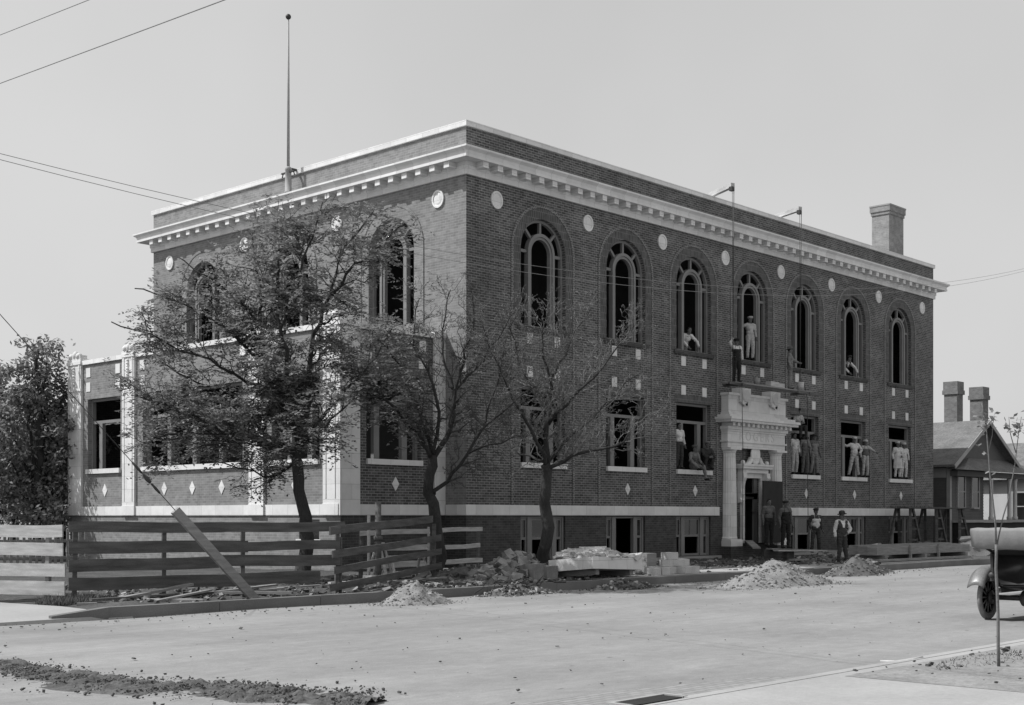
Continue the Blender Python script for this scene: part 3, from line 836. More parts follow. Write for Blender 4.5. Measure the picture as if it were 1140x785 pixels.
mb.lathe([(.02, .08), (.55, .09), (.62, .05), (.70, .10), (.85, .12), (1.0, .06), (1.0, -.05)], Pf(PC, -.22, 4.28), 28, Matrix.Diagonal((.34, .34, .42, 1)) @ Matrix.Diagonal((1, 1, 1, 1)) @ Matrix.Rotation(pi / 2, 4, 'X') @ Matrix.Diagonal((1, 1, 1.0, 1)))
for s in (-1, 1):
    pts = [Pf(PC + s * (.30 + .12 * q), -.2, 4.12 - .16 * sqrt(q * .7) - .01 * q) for q in range(5)]
    mb.tube(pts, [.12, .11, .09, .08, .07], 10)
    mb.ball(Pf(PC + s * .88, -.2, 3.96), .10, 10, 8)
mb.build('cartouche', t, sur)
mb = MB()
mb.boxP(Pf, 16.62, 16.876, .05, .14, .73, 3.34); mb.boxP(Pf, 15.724, 15.82, .05, .14, .73, 3.34); mb.boxP(Pf, 15.82, 16.62, .05, .14, 2.60, 2.72)
mb.build('door_frame', M['frame'], po)
# flagpole
fp = empty('flagpole', (-.42, 8.59, 13.36)); tag(fp, 'tall thin flagpole with dark ball standing at the parapet', 'flagpole')
mb = MB(); mb.tube([(0, 0, .7), (0, 0, 3.5), (0, 0, 6.2)], [.058, .048, .032], 10); mb.build('pole', M['pole'], fp)
mb = MB(); mb.lathe([(.15, 0), (.15, .05), (.12, .06), (.11, .8), (.125, .82), (.125, .9), (.07, .95)], n=12); mb.build('sleeve', M['trim'], fp)
mb = MB(); mb.ball((0, 0, 6.32), .10, 12, 8); mb.build('ball', M['iron'], fp)
mb = MB(); mb.box(.1, .42, -.04, .04, .86, .93); mb.box(-.05, .02, -.36, .36, .72, .77); mb.beam((0, -.3, .75), (0, -.36, .60), .03, .03); mb.beam((0, .3, .75), (0, .36, .60), .03, .03); mb.build('bracket', M['iron'], fp)
# chimney
ch = empty('chimney'); ch.parent = LIB
mb = MB(); mb.box(29.6, 31.1, .75, 1.65, 13.1, 16.45); mb.box(29.56, 31.14, .71, 1.69, 16.45, 16.60); mb.box(29.52, 31.18, .67, 1.73, 16.60, 16.86); mb.build('stack', M['chimney'], ch)
mb = MB(); mb.box(29.50, 31.20, .65, 1.75, 16.862, 16.93); mb.build('chimney_cap', M['concrete'], ch)

# ------------------------------------------------------------------ scaffold on the front
def outrigger(p0, p1, label):
    t = thing('outrigger_beam', label, 'beam', p0, 0, 'outrigger beams on the parapet')
    q = Vector(p1) - Vector(p0)
    mb = MB(); mb.beam((0, 0, 0), q, .17, .17); mb.build('beam', M['wood_light'], t)
    mb = MB(); mb.box(q.x - .09, q.x + .09, q.y - .02, q.y + .12, q.z - .22, q.z - .06); mb.build('shackle', M['iron'], t)
    return t
outrigger((14.1, .9, 14.42), (13.35, -1.1, 14.52), 'left of two timber beams jutting out over the parapet holding scaffold rope')
outrigger((19.0, .9, 14.42), (18.3, -1.1, 14.46), 'right of two timber beams jutting out over the parapet holding scaffold rope')
t = thing('swing_scaffold', 'narrow plank stage hung on ropes above the white portal', 'scaffold', (15.9, -1.05, 6.95))
mb = MB()
for i, y in enumerate((-.30, .02)): mb.box(-2.75, 2.95, y, y + .28, -.05 + .004 * i, .0 + .004 * i)
mb.build('platform', M['wood_mid'], t)
mb = MB(); mb.box(-3.3, -2.2, -.42, -.34, -.14, -.052); mb.box(-2.55, -2.45, -.5, .42, -.14, -.055); mb.box(2.4, 2.5, -.5, .42, -.14, -.055); mb.box(1.6, 3.4, -.46, -.38, -.16, -.054); mb.build('bearer', M['wood_dark'], t)
def rope(pts, label, r=.022):
    p0 = pts[-1]; mb = MB(); mb.tube(pts, r, 5); return top(mb, 'hoist_rope', M['rope'], label, 'rope', p0, 'scaffold ropes')
rope([(13.35, -1.15, 14.3), (13.39, -1.1, 10.5), (13.4, -1.05, 6.82)], 'left scaffold rope hanging from beam past the fourth upper window', .015)
rope([(13.47, -1.0, 14.3), (13.50, -1.0, 10.5), (13.53, -1.0, 6.98)], 'second fall of the left scaffold tackle', .010)
rope([(18.3, -1.15, 14.25), (18.33, -1.1, 10.5), (18.35, -1.05, 6.82)], 'right scaffold rope hanging from beam beside the fifth upper window', .015)
rope([(18.42, -1.0, 14.25), (18.44, -1.0, 10.5), (18.46, -1.0, 6.98)], 'second fall of the right scaffold tackle', .010)
rope([(14.05, -1.05, 6.9), (14.08, -1.08, 4.4), (14.0, -1.12, .9)], 'loose rope end hanging in front of the portal columns', .013)
rope([(18.5, -1.0, 7.4), (18.72, -1.05, 7.25), (18.85, -1.1, 6.7), (18.87, -1.1, 4), (18.86, -1.15, .4)], 'loose rope end hanging past window right of the portal', .013)
def bucket(loc, label, r=.13, h=.26, m='wood_light'):
    t = thing('bucket', label, 'bucket', loc)
    mb = MB(); mb.lathe([(r * .8, 0), (r, h), (r * .92, h), (r * .74, .03)], n=14); mb.build('pail', M[m], t)
    mb = MB(); mb.tube([(r * cos(pi * k / 8), 0, h + .9 * r * sin(pi * k / 8)) for k in range(9)], .008, 5); mb.build('handle', M['iron'], t)
bucket((14.95, -1.15, 6.96), 'dark bucket on the stage nearest the left man', m='wood_mid')
bucket((18.15, -1.2, 6.96), 'pale bucket at the right end of the hanging stage', .15, .34)
mb = MB(); mb.box(15.75, 16.35, -1.3, -1.05, 6.956, 7.16); mb.box(16.36, 16.8, -1.28, -1.06, 6.956, 7.12); top(mb, 'tool_box', M['wood_light'], 'pale box lying midway along the hanging stage', 'box', (16.2, -1.2, 6.956))

# ------------------------------------------------------------------ people
def person(label, loc, rz, pose='stand', shirt='white', trousers='dark', hat=('cap', 'white'), group=None, over={}, bib=None, vest=None, apron=None, sleeve='long', scale=1.0, moustache=False, seed=0):
    J = {}
    if pose in ('stand', 'lean'):
        J = dict(pelvis=(0, 0, .95), belly=(0, 0, 1.10), chest=(0, 0, 1.30), neck=(0, .005, 1.49), head=(0, -.015, 1.635),
                 shL=(.185, 0, 1.42), elL=(.25, .03, 1.15), wrL=(.26, -.04, .91), shR=(-.185, 0, 1.42), elR=(-.25, .03, 1.15), wrR=(-.26, -.04, .91),
                 hipL=(.09, 0, .93), knL=(.115, -.03, .50), anL=(.125, .02, .09), hipR=(-.09, 0, .93), knR=(-.115, -.03, .50), anR=(-.125, .02, .09))
    if pose == 'sit':
        J = dict(pelvis=(0, 0, .13), belly=(0, 0, .28), chest=(0, -.03, .47), neck=(0, -.05, .66), head=(0, -.08, .80),
                 shL=(.185, -.03, .59), elL=(.24, -.08, .33), wrL=(.17, -.30, .22), shR=(-.185, -.03, .59), elR=(-.24, -.08, .33), wrR=(-.17, -.30, .22),
                 hipL=(.09, -.02, .11), knL=(.13, -.42, .13), anL=(.13, -.44, -.30), hipR=(-.09, -.02, .11), knR=(-.13, -.42, .13), anR=(-.13, -.44, -.30))
    if pose == 'lean':
        for k_ in ('belly', 'chest', 'neck', 'head', 'shL', 'shR'):
            x, y, z = J[k_]; q = (z - .95); J[k_] = (x, y - .55 * q, .95 + q * .86)
        J['elL'] = (.36, -.42, 1.10); J['wrL'] = (.30, -.60, .86); J['elR'] = (-.36, -.42, 1.10); J['wrR'] = (-.26, -.62, .86)
    J.update(over)
    J = {k_: Vector(v) for k_, v in J.items()}
    prims = []
    def C(tagn, a, ra, b, rb): prims.append((tagn, Vector(a), ra, Vector(b), rb))
    lat = (J['shL'] - J['shR']).normalized(); lat2 = (J['hipL'] - J['hipR']).normalized()
    C('hips', J['pelvis'] - lat2 * .07, .105, J['pelvis'] + lat2 * .07, .105)
    C('torso', J['belly'] - lat * .055, .098, J['belly'] + lat * .055, .098)
    C('torso', J['chest'] - lat * .075, .112, J['chest'] + lat * .075, .112)
    C('torso', J['pelvis'], .11, J['chest'], .115)
    C('torso', J['shR'] + lat * .03, .066, J['shL'] - lat * .03, .066)
    C('torso', J['chest'], .10, J['neck'] - Vector((0, 0, .05)), .062)
    C('neck', J['neck'] - Vector((0, 0, .04)), .056, J['head'] - Vector((0, 0, .03)), .052)
    for s in 'LR':
        C('uparm', J['sh' + s], .058, J['el' + s], .043)
        C('forearm', J['el' + s], .043, J['wr' + s], .030)
        C('thigh', J['hip' + s], .088, J['kn' + s], .060)
        C('shin', J['kn' + s], .060, J['an' + s], .040)
        kn = J['kn' + s]; an = J['an' + s]
        fw = Vector((.03 if s == 'L' else -.03, -1, 0)).normalized()
        C('foot', an + Vector((0, .03, -.045)), .043, an + fw * .15 + Vector((0, 0, -.055)), .036)
        # hand: palm, four fingers, thumb
        d = (J['wr' + s] - J['el' + s]).normalized(); wr = J['wr' + s]
        sd = d.cross(Vector((1, 0, 0)))
        if sd.length < .3: sd = d.cross(Vector((0, 0, 1)))
        sd.normalize()
        palm = d.cross(sd)
        if palm.y < 0: palm = -palm
        for q in (-.022, .0, .022): C('hand', wr + sd * q * .8, .02, wr + d * .075 + sd * q, .018)
        for q, L in ((-.033, .060), (-.011, .075), (.011, .080), (.033, .070)):
            b0 = wr + d * .085 + sd * q; b1 = b0 + d * L * .5 + palm * .008; b2 = b1 + d * L * .42 + palm * .028
            C('hand', b0, .0105, b1, .010); C('hand', b1, .010, b2, .009)
        th = wr + d * .03 + sd * .03; C('hand', th, .013, th + d * .045 + sd * .03 + palm * .01, .0105)
    H = J['head']; nb = MB()
    for (tg, a, ra, b, rb) in prims: nb.capsule(a, ra, b, rb, 10)
    nb.ball(H, (.073, .092, .115), 16, 12)
    nb.capsule(H + Vector((0, -.045, -.075)), .045, H + Vector((0, -.05, -.09)), .036)
    nb.capsule(H + Vector((0, -.09, .015)), .011, H + Vector((0, -.108, -.022)), .017, 8)
    for s in (-1, 1): nb.ball(H + Vector((s * .076, .01, -.005)), (.012, .022, .034), 8, 6)
    C('head', H, .09, H + Vector((0, 0, .02)), .09)
    tmp = nb.build('person_tmp', M['skin'])
    md = tmp.modifiers.new('r', 'REMESH'); md.mode = 'VOXEL'; md.voxel_size = .0145
    dg = bpy.context.evaluated_depsgraph_get(); me = bpy.data.meshes.new_from_object(tmp.evaluated_get(dg))
    old = tmp.data; bpy.data.objects.remove(tmp); bpy.data.meshes.remove(old)
    bm = bmesh.new(); bm.from_mesh(me)
    for _ in range(2): bmesh.ops.smooth_vert(bm, verts=bm.verts, factor=.5, use_axis_x=True, use_axis_y=True, use_axis_z=True)
    bm.normal_update(); bm.to_mesh(me); 
    me.polygons.foreach_set('use_smooth', [True] * len(me.polygons))
    me.name = 'body'
    root = empty('person', loc, rz); root.scale = (scale,) * 3; tag(root, label, 'person', group)
    body = bpy.data.objects.new('body', me); COL.objects.link(body); body.parent = root
    me.materials.clear(); me.materials.append(M['skin'])
    # nearest primitive for every vertex
    tags = []
    for v in bm.verts:
        best = None; bd = 9
        for (tg, a, ra, b, rb) in prims:
            ab = b - a; L2 = ab.length_squared
            tt = 0 if L2 < 1e-9 else min(1, max(0, (v.co - a).dot(ab) / L2))
            dd = (v.co - a - ab * tt).length - (ra + (rb - ra) * tt)
            if dd < bd: bd = dd; best = (tg, tt)
        tags.append(best)
    def cloth(name, mat, test, off, amp=.006):
        keep = [f for f in bm.faces if all(test(tags[v.index], v) for v in f.verts)]
        if not keep: return None
        ks = set(f.index for f in keep); idx = {}; vs = []; fs = []
        for f in keep:
            q = []
            for v in f.verts:
                if v.index not in idx:
                    edge = any(lf.index not in ks for lf in v.link_faces)
                    nz = noise.noise(v.co * 14 + Vector((seed, 0, 0))) + .6 * noise.noise(v.co * 32)
                    o_ = .004 if edge and name not in ('trousers', 'shirt') else off + (amp * nz)
                    idx[v.index] = len(vs); vs.append(v.co + v.normal * o_)
                q.append(idx[v.index])
            fs.append(tuple(q))
        c = MB(); c.add(vs, fs, True); return c.build(name, M['cloth_' + mat], root)
    bm.verts.ensure_lookup_table(); bm.faces.ensure_lookup_table()
    bm.verts.index_update(); bm.faces.index_update()
    wz = J['pelvis'].z + .10
    cloth('trousers', trousers, lambda t_, v: t_[0] in ('hips', 'thigh', 'shin') or (t_[0] == 'torso' and v.co.z < wz), .018, .018)
    cloth('shirt', shirt, lambda t_, v: (t_[0] in ('torso',) and v.co.z > wz - .04 and v.co.z < J['neck'].z + .03) or t_[0] == 'uparm' or (t_[0] == 'forearm' and (sleeve == 'long' or t_[1] < .25)), .016, .016)
    cloth('boots', 'black', lambda t_, v: t_[0] == 'foot', .006, .002)
    if vest: cloth('vest', vest, lambda t_, v: t_[0] == 'torso' and v.co.z > wz - .08 and v.co.z < J['shL'].z + .05 and not (abs(v.co.x) < .06 * max(0, (v.co.z - J['chest'].z + .08) / .2) and v.normal.y < -.2), .026, .004)
    if bib: cloth('bib', bib, lambda t_, v: t_[0] == 'torso' and v.co.z > wz - .1 and v.co.z < J['chest'].z + .05 + (.2 if .07 < abs(v.co.x) < .12 else 0), .026, .004)
    if apron:
        c = MB(); vs = []; fs = []; n = 12; rows = 9
        for j in range(rows):
            z = J['pelvis'].z + .22 - j * .085
            for i in range(n + 1):
                a = pi * (1.05 + .9 * i / n); rr = .165 + .004 * j + .008 * sin(i * 2.1 + j * .3)
                vs.append((rr * 1.25 * cos(a) + J['pelvis'].x, rr * sin(a) * .95 + J['pelvis'].y, z))
        for j in range(rows - 1):
            for i in range(n): fs.append((j * (n + 1) + i, j * (n + 1) + i + 1, (j + 1) * (n + 1) + i + 1, (j + 1) * (n + 1) + i))
        c.add(vs, fs, True); c.build('apron', M['cloth_' + apron], root)
    cloth('hair', 'black', lambda t_, v: t_[0] == 'head' and (v.co - H).z > -.05 and (v.co.y - H.y) > -.05 + .12 * max(0, .03 - (v.co - H).z) * 8 - (.03 if (v.co - H).z > .06 else 0), .010, .004)
    # eyes and mouth
    for s in (-1, 1):
        c = MB(); c.ball(H + Vector((s * .030, -.082, .012)), (.013, .008, .008), 8, 6); c.build('eye', M['hair'], root)
    c = MB(); c.ball(H + Vector((0, -.091, -.058)), (.022, .007, .006), 8, 6); c.build('mouth', M['cloth_dark'], root)
    if moustache:
        c = MB(); c.ball(H + Vector((0, -.098, -.042)), (.036, .012, .010), 10, 6); c.build('moustache', M['hair'], root)
    if hat:
        c = MB(); kind, hm = hat; top_ = H + Vector((0, .006, .045))
        Mt = Matrix.Rotation(rad(-6), 4, 'X')
        if kind == 'cap':
            c.lathe([(.088, 0), (.098, .02), (.118, .05), (.112, .075), (.07, .092), (.01, .096)], top_, 16, Mt, True, 0, 1, 1.12)
            c.ball(top_ + Vector((0, -.105, .004)), (.07, .06, .010), 10, 6)
        elif kind == 'bowler':
            c.lathe([(.125, .012), (.150, .0), (.152, .014), (.130, .020), (.096, .022), (.098, .05), (.094, .09), (.07, .12), (.03, .134), (.005, .136)], top_, 18, Mt, True, 0, 1, 1.2)
        elif kind == 'felt':
            c.lathe([(.155, -.006), (.158, .004), (.12, .014), (.092, .016), (.095, .07), (.085, .11), (.05, .115), (.01, .105)], top_, 18, Mt, True, 0, 1, 1.15)
        c.build('hat', M['cloth_' + hm], root)
    bm.free()
    return root

G1 = 'workmen standing on the scaffold'; G2 = 'workmen in the upper windows'; G3 = 'workmen posing in the lower windows'; G4 = 'men standing on the ground'
# ground
person('man in dark bowler hat and waistcoat with hand on hip at the kerb', (10.46, -7.35, .19), rad(-30), 'stand', 'white', 'dark', ('bowler', 'black'), G4,
       dict(elL=(.36, .06, 1.17), wrL=(.16, -.06, 1.02), knR=(-.10, -.03, .5), anL=(.16, -.04, .09)), vest='dark', moustache=True, seed=1)
person('man in flat cap, pale shirt and open dark jacket before the basement window', (17.3, -2.4, .36), rad(-30), 'stand', 'dark', 'dark', ('cap', 'dark'), G4,
       dict(elL=(.24, .07, 1.15), elR=(-.27, .05, 1.17), wrR=(-.24, -.04, .93), anR=(-.20, 0, .09), knR=(-.16, -.03, .5), anL=(.18, 0, .09)), bib='white', seed=2)
person('left man of two by the door, grey shirt and dark trousers', (12.95, -2.95, .70), rad(-25), 'stand', 'grey', 'black', None, G4, dict(elL=(.26, .03, 1.15)), seed=3)
person('right man of two by the door, dark bib overalls and cap', (13.3, -3.45, .62), rad(-25), 'stand', 'grey', 'black', ('cap', 'dark'), G4, {}, bib='black', seed=4)
# scaffold
person('man in dark bib overalls and white sleeves at left end of hanging stage', (13.75, -1.0, 6.955), rad(-20), 'stand', 'white', 'black', ('cap', 'black'), G1,
       dict(elR=(-.32, -.02, 1.58), wrR=(-.20, -.06, 1.80), elL=(.28, .04, 1.17)), bib='black', sleeve='long', seed=5, scale=.97)
person('man in grey clothes and felt hat at right end of hanging stage', (17.65, -1.0, 6.955), rad(30), 'stand', 'mid', 'mid', ('felt', 'grey'), G1,
       dict(elL=(.2, -.18, 1.2), wrL=(.1, -.36, 1.12)), seed=6)
# upper windows
person('man in all white standing on sill of the fourth upper window', (16.35, .06, 8.16), rad(-25), 'stand', 'pale', 'pale', ('cap', 'pale'), G2,
       dict(elR=(-.40, .05, 1.32), wrR=(-.60, .10, 1.36), elL=(.24, .02, 1.15)), seed=7)
person('man in pale shirt leaning out of the third upper window', (12.35, .52, 7.42), rad(-15), 'lean', 'white', 'mid', None, G2, {}, seed=8)
person('man in dark vest leaning out of the sixth upper window', (24.75, .52, 7.42), rad(-15), 'lean', 'white', 'dark', ('cap', 'dark'), G2, {}, vest='dark', seed=9)
# lower windows
person('man in white shirt standing at left edge of the third lower window', (11.44, .05, 3.60), rad(-10), 'stand', 'white', 'dark', None, G3, dict(elR=(-.22, .04, 1.15)), seed=10)
person('man in overalls seated mid sill of the third lower window, one leg hanging', (12.28, -.02, 3.60), rad(-12), 'sit', 'mid', 'mid', ('cap', 'grey'), G3,
       dict(knR=(-.30, -.25, .30), anR=(-.12, -.40, .04), knL=(.20, -.36, .10), anL=(.26, -.42, -.34), wrR=(-.25, -.30, .33)), bib='grey', seed=11)
person('man in dark clothes crouched at right of the third lower window', (13.12, -.02, 3.60), rad(-30), 'sit', 'dark', 'dark', ('cap', 'mid'), G3,
       dict(pelvis=(0, 0, .32), belly=(0, 0, .47), chest=(0, -.05, .65), neck=(0, -.09, .84), head=(0, -.13, .98), shL=(.185, -.05, .77), shR=(-.185, -.05, .77), elL=(.22, -.25, .56), elR=(-.22, -.25, .56), wrL=(.05, -.40, .50), wrR=(-.05, -.40, .50),
            hipL=(.09, -.02, .30), hipR=(-.09, -.02, .30), knL=(.15, -.36, .50), knR=(-.15, -.36, .50), anL=(.13, -.22, .09), anR=(-.13, -.22, .09)), seed=12)
person('man in white standing at left edge of window right of the portal', (19.72, .03, 3.60), rad(-15), 'stand', 'white', 'pale', None, G3, {}, seed=13)
person('man seated high on the transom of window right of the portal', (20.12, .12, 5.48), rad(-25), 'sit', 'pale', 'dark', ('cap', 'black'), G3, dict(wrL=(.05, -.28, .28), wrR=(-.02, -.30, .30)), sleeve='short', seed=14)
person('man in grey overalls standing under the seated man right of the portal', (20.60, .05, 3.60), rad(-20), 'stand', 'mid', 'grey', None, G3, dict(elL=(.30, .0, 1.16)), bib='grey', seed=15)
person('man in pale bib overalls at right edge of window right of the portal', (21.30, .0, 3.60), rad(-25), 'stand', 'grey', 'mid', ('cap', 'dark'), G3, dict(anR=(-.18, .02, .09), anL=(.16, .02, .09)), bib='mid', seed=16)
person('taller white clad man with hand on hip in the second window from right', (24.82, .0, 3.60), rad(-30), 'stand', 'white', 'pale', ('cap', 'white'), G3,
       dict(elL=(.40, .04, 1.18), wrL=(.20, -.06, 1.02), elR=(-.36, .03, 1.36), wrR=(-.52, .04, 1.44), anR=(-.27, .03, .09), knR=(-.20, -.03, .5), anL=(.20, -.02, .09)), seed=17, scale=1.02)
person('white clad man with short apron pointing right, second window from right', (25.80, -.02, 3.60), rad(-25), 'stand', 'pale', 'pale', ('cap', 'white'), G3,
       dict(elL=(.34, -.05, 1.30), wrL=(.52, -.10, 1.18)), bib='grey', seed=18, scale=.97)
person('left white painter in knee length apron in the last lower window', (29.0, .0, 3.60), rad(-28), 'stand', 'white', 'white', ('cap', 'white'), G3, dict(wrL=(.1, -.2, 1.05), elL=(.24, -.06, 1.14)), apron='white', seed=19)
person('right white painter without apron in the last lower window', (29.68, .02, 3.60), rad(-28), 'stand', 'white', 'white', ('cap', 'white'), G3, dict(elL=(.27, .03, 1.15)), seed=20, scale=.98)

# ------------------------------------------------------------------ trees
def px(x, y, x0, d, b=0.0):
    """pixel-measured outline turned into tree-local metres: across, depth, height"""
    return Vector(((x - x0) * d / 1467, b, 1.78 + (575.5 - y) * d / 1467))

class Tree:
    def __init__(s, seed, wob=1.0): s.wob = wob; s.r = random.Random(seed); s.br = MB(); s.tw = MB(); s.tips = []
    def limb(s, pts, r0, r1, lev=0, n=8):
        pts = [Vector(p) for p in pts]
        # resample with a little wobble
        out = []
        for i in range(len(pts) - 1):
            k = max(2, int((pts[i + 1] - pts[i]).length / .30))
            for j in range(k):
                q = j / k; p0 = pts[max(i - 1, 0)]; p1 = pts[i]; p2 = pts[i + 1]; p3 = pts[min(i + 2, len(pts) - 1)]
                out.append(.5 * ((2 * p1) + (p2 - p0) * q + (2 * p0 - 5 * p1 + 4 * p2 - p3) * q * q + (3 * p1 - p0 - 3 * p2 + p3) * q ** 3))
        out.append(pts[-1])
        for i in range(1, len(out) - 1): out[i] = out[i] + Vector((s.r.gauss(0, 1), s.r.gauss(0, 1), s.r.gauss(0, 1))) * min(.028 + r0 * .2, .055) * s.wob
        m = len(out)
        rs = [r0 + (r1 - r0) * (i / (m - 1)) ** .8 for i in range(m)]
        s.br.tube(out, rs, n if lev < 2 else (4 if lev == 2 else 3), mi=0 if lev < 2 else 1)
        return out, rs
    def sub(s, out, rs, lev, maxlev, dens, L, up=.35, spread=1.0, start=.25, tipfn=None):
        m = len(out); total = sum((out[i + 1] - out[i]).length for i in range(m - 1))
        cnt = max(2, int(total * dens))
        for c in range(cnt):
            q = start + (1 - start) * (c + s.r.random()) / cnt
            i = min(m - 2, int(q * (m - 1)))
            base = out[i]; ax = (out[i + 1] - out[i]).normalized()
            v = Vector((s.r.gauss(0, 1), s.r.gauss(0, 1), s.r.gauss(0, .7)))
            v = (v - ax * v.dot(ax)).normalized() * spread
            d = (ax * s.r.uniform(.35, .9) + v * s.r.uniform(.6, 1.1) + Vector((0, 0, up))).normalized()
            ln = L * s.r.uniform(.55, 1.15) * (1.1 - .45 * q)
            if tipfn and not tipfn(base + d * ln * .8): continue
            r0 = max(rs[i] * .55, .004)
            p = [base]
            for k in range(1, 4):
                d = (d + Vector((s.r.gauss(0, .18), s.r.gauss(0, .18), s.r.gauss(0, .12) + up * .12))).normalized()
                p.append(p[-1] + d * ln / 3)
            o2, r2 = s.limb(p, min(r0, .034 / (lev)), .006, lev + 1, 5)
            if lev < maxlev: s.sub(o2, r2, lev + 1, maxlev, max(dens * 1.1, 4.0), L * .5, up * .6, spread, .12, tipfn)
            s.tips.append((o2, lev + 1))
    def place(s, name, label, cat, base, mats, leaves=None, leafmat=None, group=None):
        ang = math.atan2(RV.y, RV.x)
        t = thing(name, label, cat, base, ang, group)
        s.br.build('trunk', list(mats), t)
        if leaves and leaves.f: leaves.build('crown', leafmat, t)
        return t

def leafquad(mb, p, d, w, l, r):
    n = Vector((r.gauss(0, .5), r.gauss(0, .5), 1)).normalized()
    sd = d.cross(n)
    if sd.length < .1: return
    sd = sd.normalized() * w
    mb.add([p, p + d * l * .5 + sd, p + d * l, p + d * l * .5 - sd], [(0, 1, 2, 3)])

def frond(mb, p, d, r, L=.42, n=7, w=.022, l=.10):
    """one feathery compound leaf: pairs of leaflets on a drooping stalk"""
    d = d.normalized()
    sd = d.cross(Vector((0, 0, 1)))
    if sd.length < .1: sd = Vector((1, 0, 0))
    sd.normalize()
    for k in range(n):
        q = (k + 1) / n; c = p + d * L * q - Vector((0, 0, .22 * L * q * q))
        for s_ in (-1, 1):
            dd = (sd * s_ + d * .55 + Vector((r.gauss(0, .2), r.gauss(0, .2), r.gauss(-.1, .25)))).normalized()
            leafquad(mb, c, dd, w, l * r.uniform(.7, 1.2), r)

# --- feathery tree in front of the wing
d1 = 33.12; x0 = 336.7; r = random.Random(21)
T = Tree(3); P_ = lambda x, y, b=0: px(x, y, x0, d1, b)
tr, trr = T.limb([(0, 0, -.15), P_(338, 612), P_(339, 570), P_(331, 525), P_(333, 505)], .19, .13, 0, 10)
T.limb([(0, 0, -.1), (0, 0, .35)], .27, .18, 0, 10)
lims = [([P_(333, 507), P_(318, 470, .3), P_(296, 425, .5), P_(288, 370, .6), P_(282, 320, .7), P_(276, 262, .5)], .10),
        ([P_(333, 505), P_(346, 440, -.3), P_(350, 395, -.4), P_(372, 345, -.7), P_(410, 305, -1.0), P_(455, 268, -1.1)], .10),
        ([P_(334, 505), P_(326, 440, -.6), P_(322, 380, -1.2), P_(318, 320, -1.4), P_(325, 262, -1.2)], .09),
        ([P_(333, 515), P_(300, 505, -.4), P_(262, 495, -.8), P_(215, 470, -1.2), P_(165, 455, -1.5)], .06),
        ([P_(333, 512), P_(300, 500, .8), P_(255, 465, 1.6), P_(200, 425, 2.2), P_(140, 395, 2.4)], .06),
        ([P_(334, 505), P_(355, 470, .8), P_(385, 430, 1.4), P_(410, 395, 1.7), P_(430, 360, 1.9)], .06),
        ([P_(333, 510), P_(350, 500, -1.0), P_(380, 480, -1.8), P_(410, 455, -2.2)], .05),
        ([P_(296, 425, .5), P_(260, 385, .3), P_(215, 350, .2), P_(150, 330, .0)], .05),
        ([P_(288, 370, .6), P_(250, 330, 1.2), P_(205, 298, 1.5), P_(178, 280, 1.6)], .045),
        ([P_(372, 345, -.7), P_(380, 300, -.2), P_(400, 262, .2), P_(415, 240, .3)], .045),
        ([P_(330, 520), P_(318, 530, .2), P_(290, 540, .4), P_(262, 528, .4), P_(225, 522, .5)], .04),
        ([P_(300, 505, -.4), P_(255, 480, .6), P_(200, 460, 1.2), P_(140, 440, 1.6), P_(105, 425, 1.8)], .05),
        ([P_(296, 440, .5), P_(250, 420, -.4), P_(195, 395, -.9), P_(140, 375, -1.2)], .045),
        ([P_(262, 495, -.8), P_(225, 495, -1.0), P_(185, 500, -1.1), P_(165, 510, -1.1)], .035),
        ([P_(322, 380, -1.2), P_(345, 330, -1.8), P_(362, 290, -2.0), P_(372, 255, -2.0)], .045)]
POLY = [(128, 520), (112, 480), (120, 440), (140, 400), (150, 350), (170, 310), (212, 280), (248, 242), (280, 226), (330, 244), (372, 256), (418, 226), (450, 240), (478, 262), (458, 305), (442, 350), (436, 400), (424, 470), (384, 545), (340, 530), (300, 552), (222, 562)]
def inpoly(x, y):
    c = False; j = len(POLY) - 1
    for i in range(len(POLY)):
        (xi, yi), (xj, yj) = POLY[i], POLY[j]
        if (yi > y) != (yj > y) and x < (xj - xi) * (y - yi) / (yj - yi) + xi: c = not c
        j = i
    return c
env = lambda p: inpoly(x0 + p.x * 1467 / d1, 575.5 - (p.z - 1.78) * 1467 / d1)
for pts, r0 in lims:
    o, rs = T.limb(pts, r0, .015, 1, 7)
    T.sub(o, rs, 1, 2, 5.0, 1.25, .04, 1.0, .12, env)
L = MB()
for o2, lev in T.tips:
    for k in range(len(o2)):
        if lev < 3 and k < len(o2) // 2: continue
        nz_ = noise.noise(Vector((o2[k].x * .75, o2[k].y * .75, o2[k].z * 1.7)))
        if r.random() < .46 + 1.25 * nz_ and env(o2[k]):
            ax = (o2[min(k + 1, len(o2) - 1)] - o2[max(k - 1, 0)])
            if ax.length < 1e-5: continue
            v = Vector((r.gauss(0, 1), r.gauss(0, 1), r.gauss(0, .3)))
            frond(L, o2[k], (ax.normalized() * .7 + v * .8), r, r.uniform(.26, .46), 5, .028, .115)
print('tree1 leaves', len(L.f))
T.place('locust_tree', 'feathery leafed tree with crooked dark trunk in front of the low wing', 'tree', (-8.8, -3.0, .2), [M['bark'], M['bark']], L, M['leaf'], 'street trees before the building')

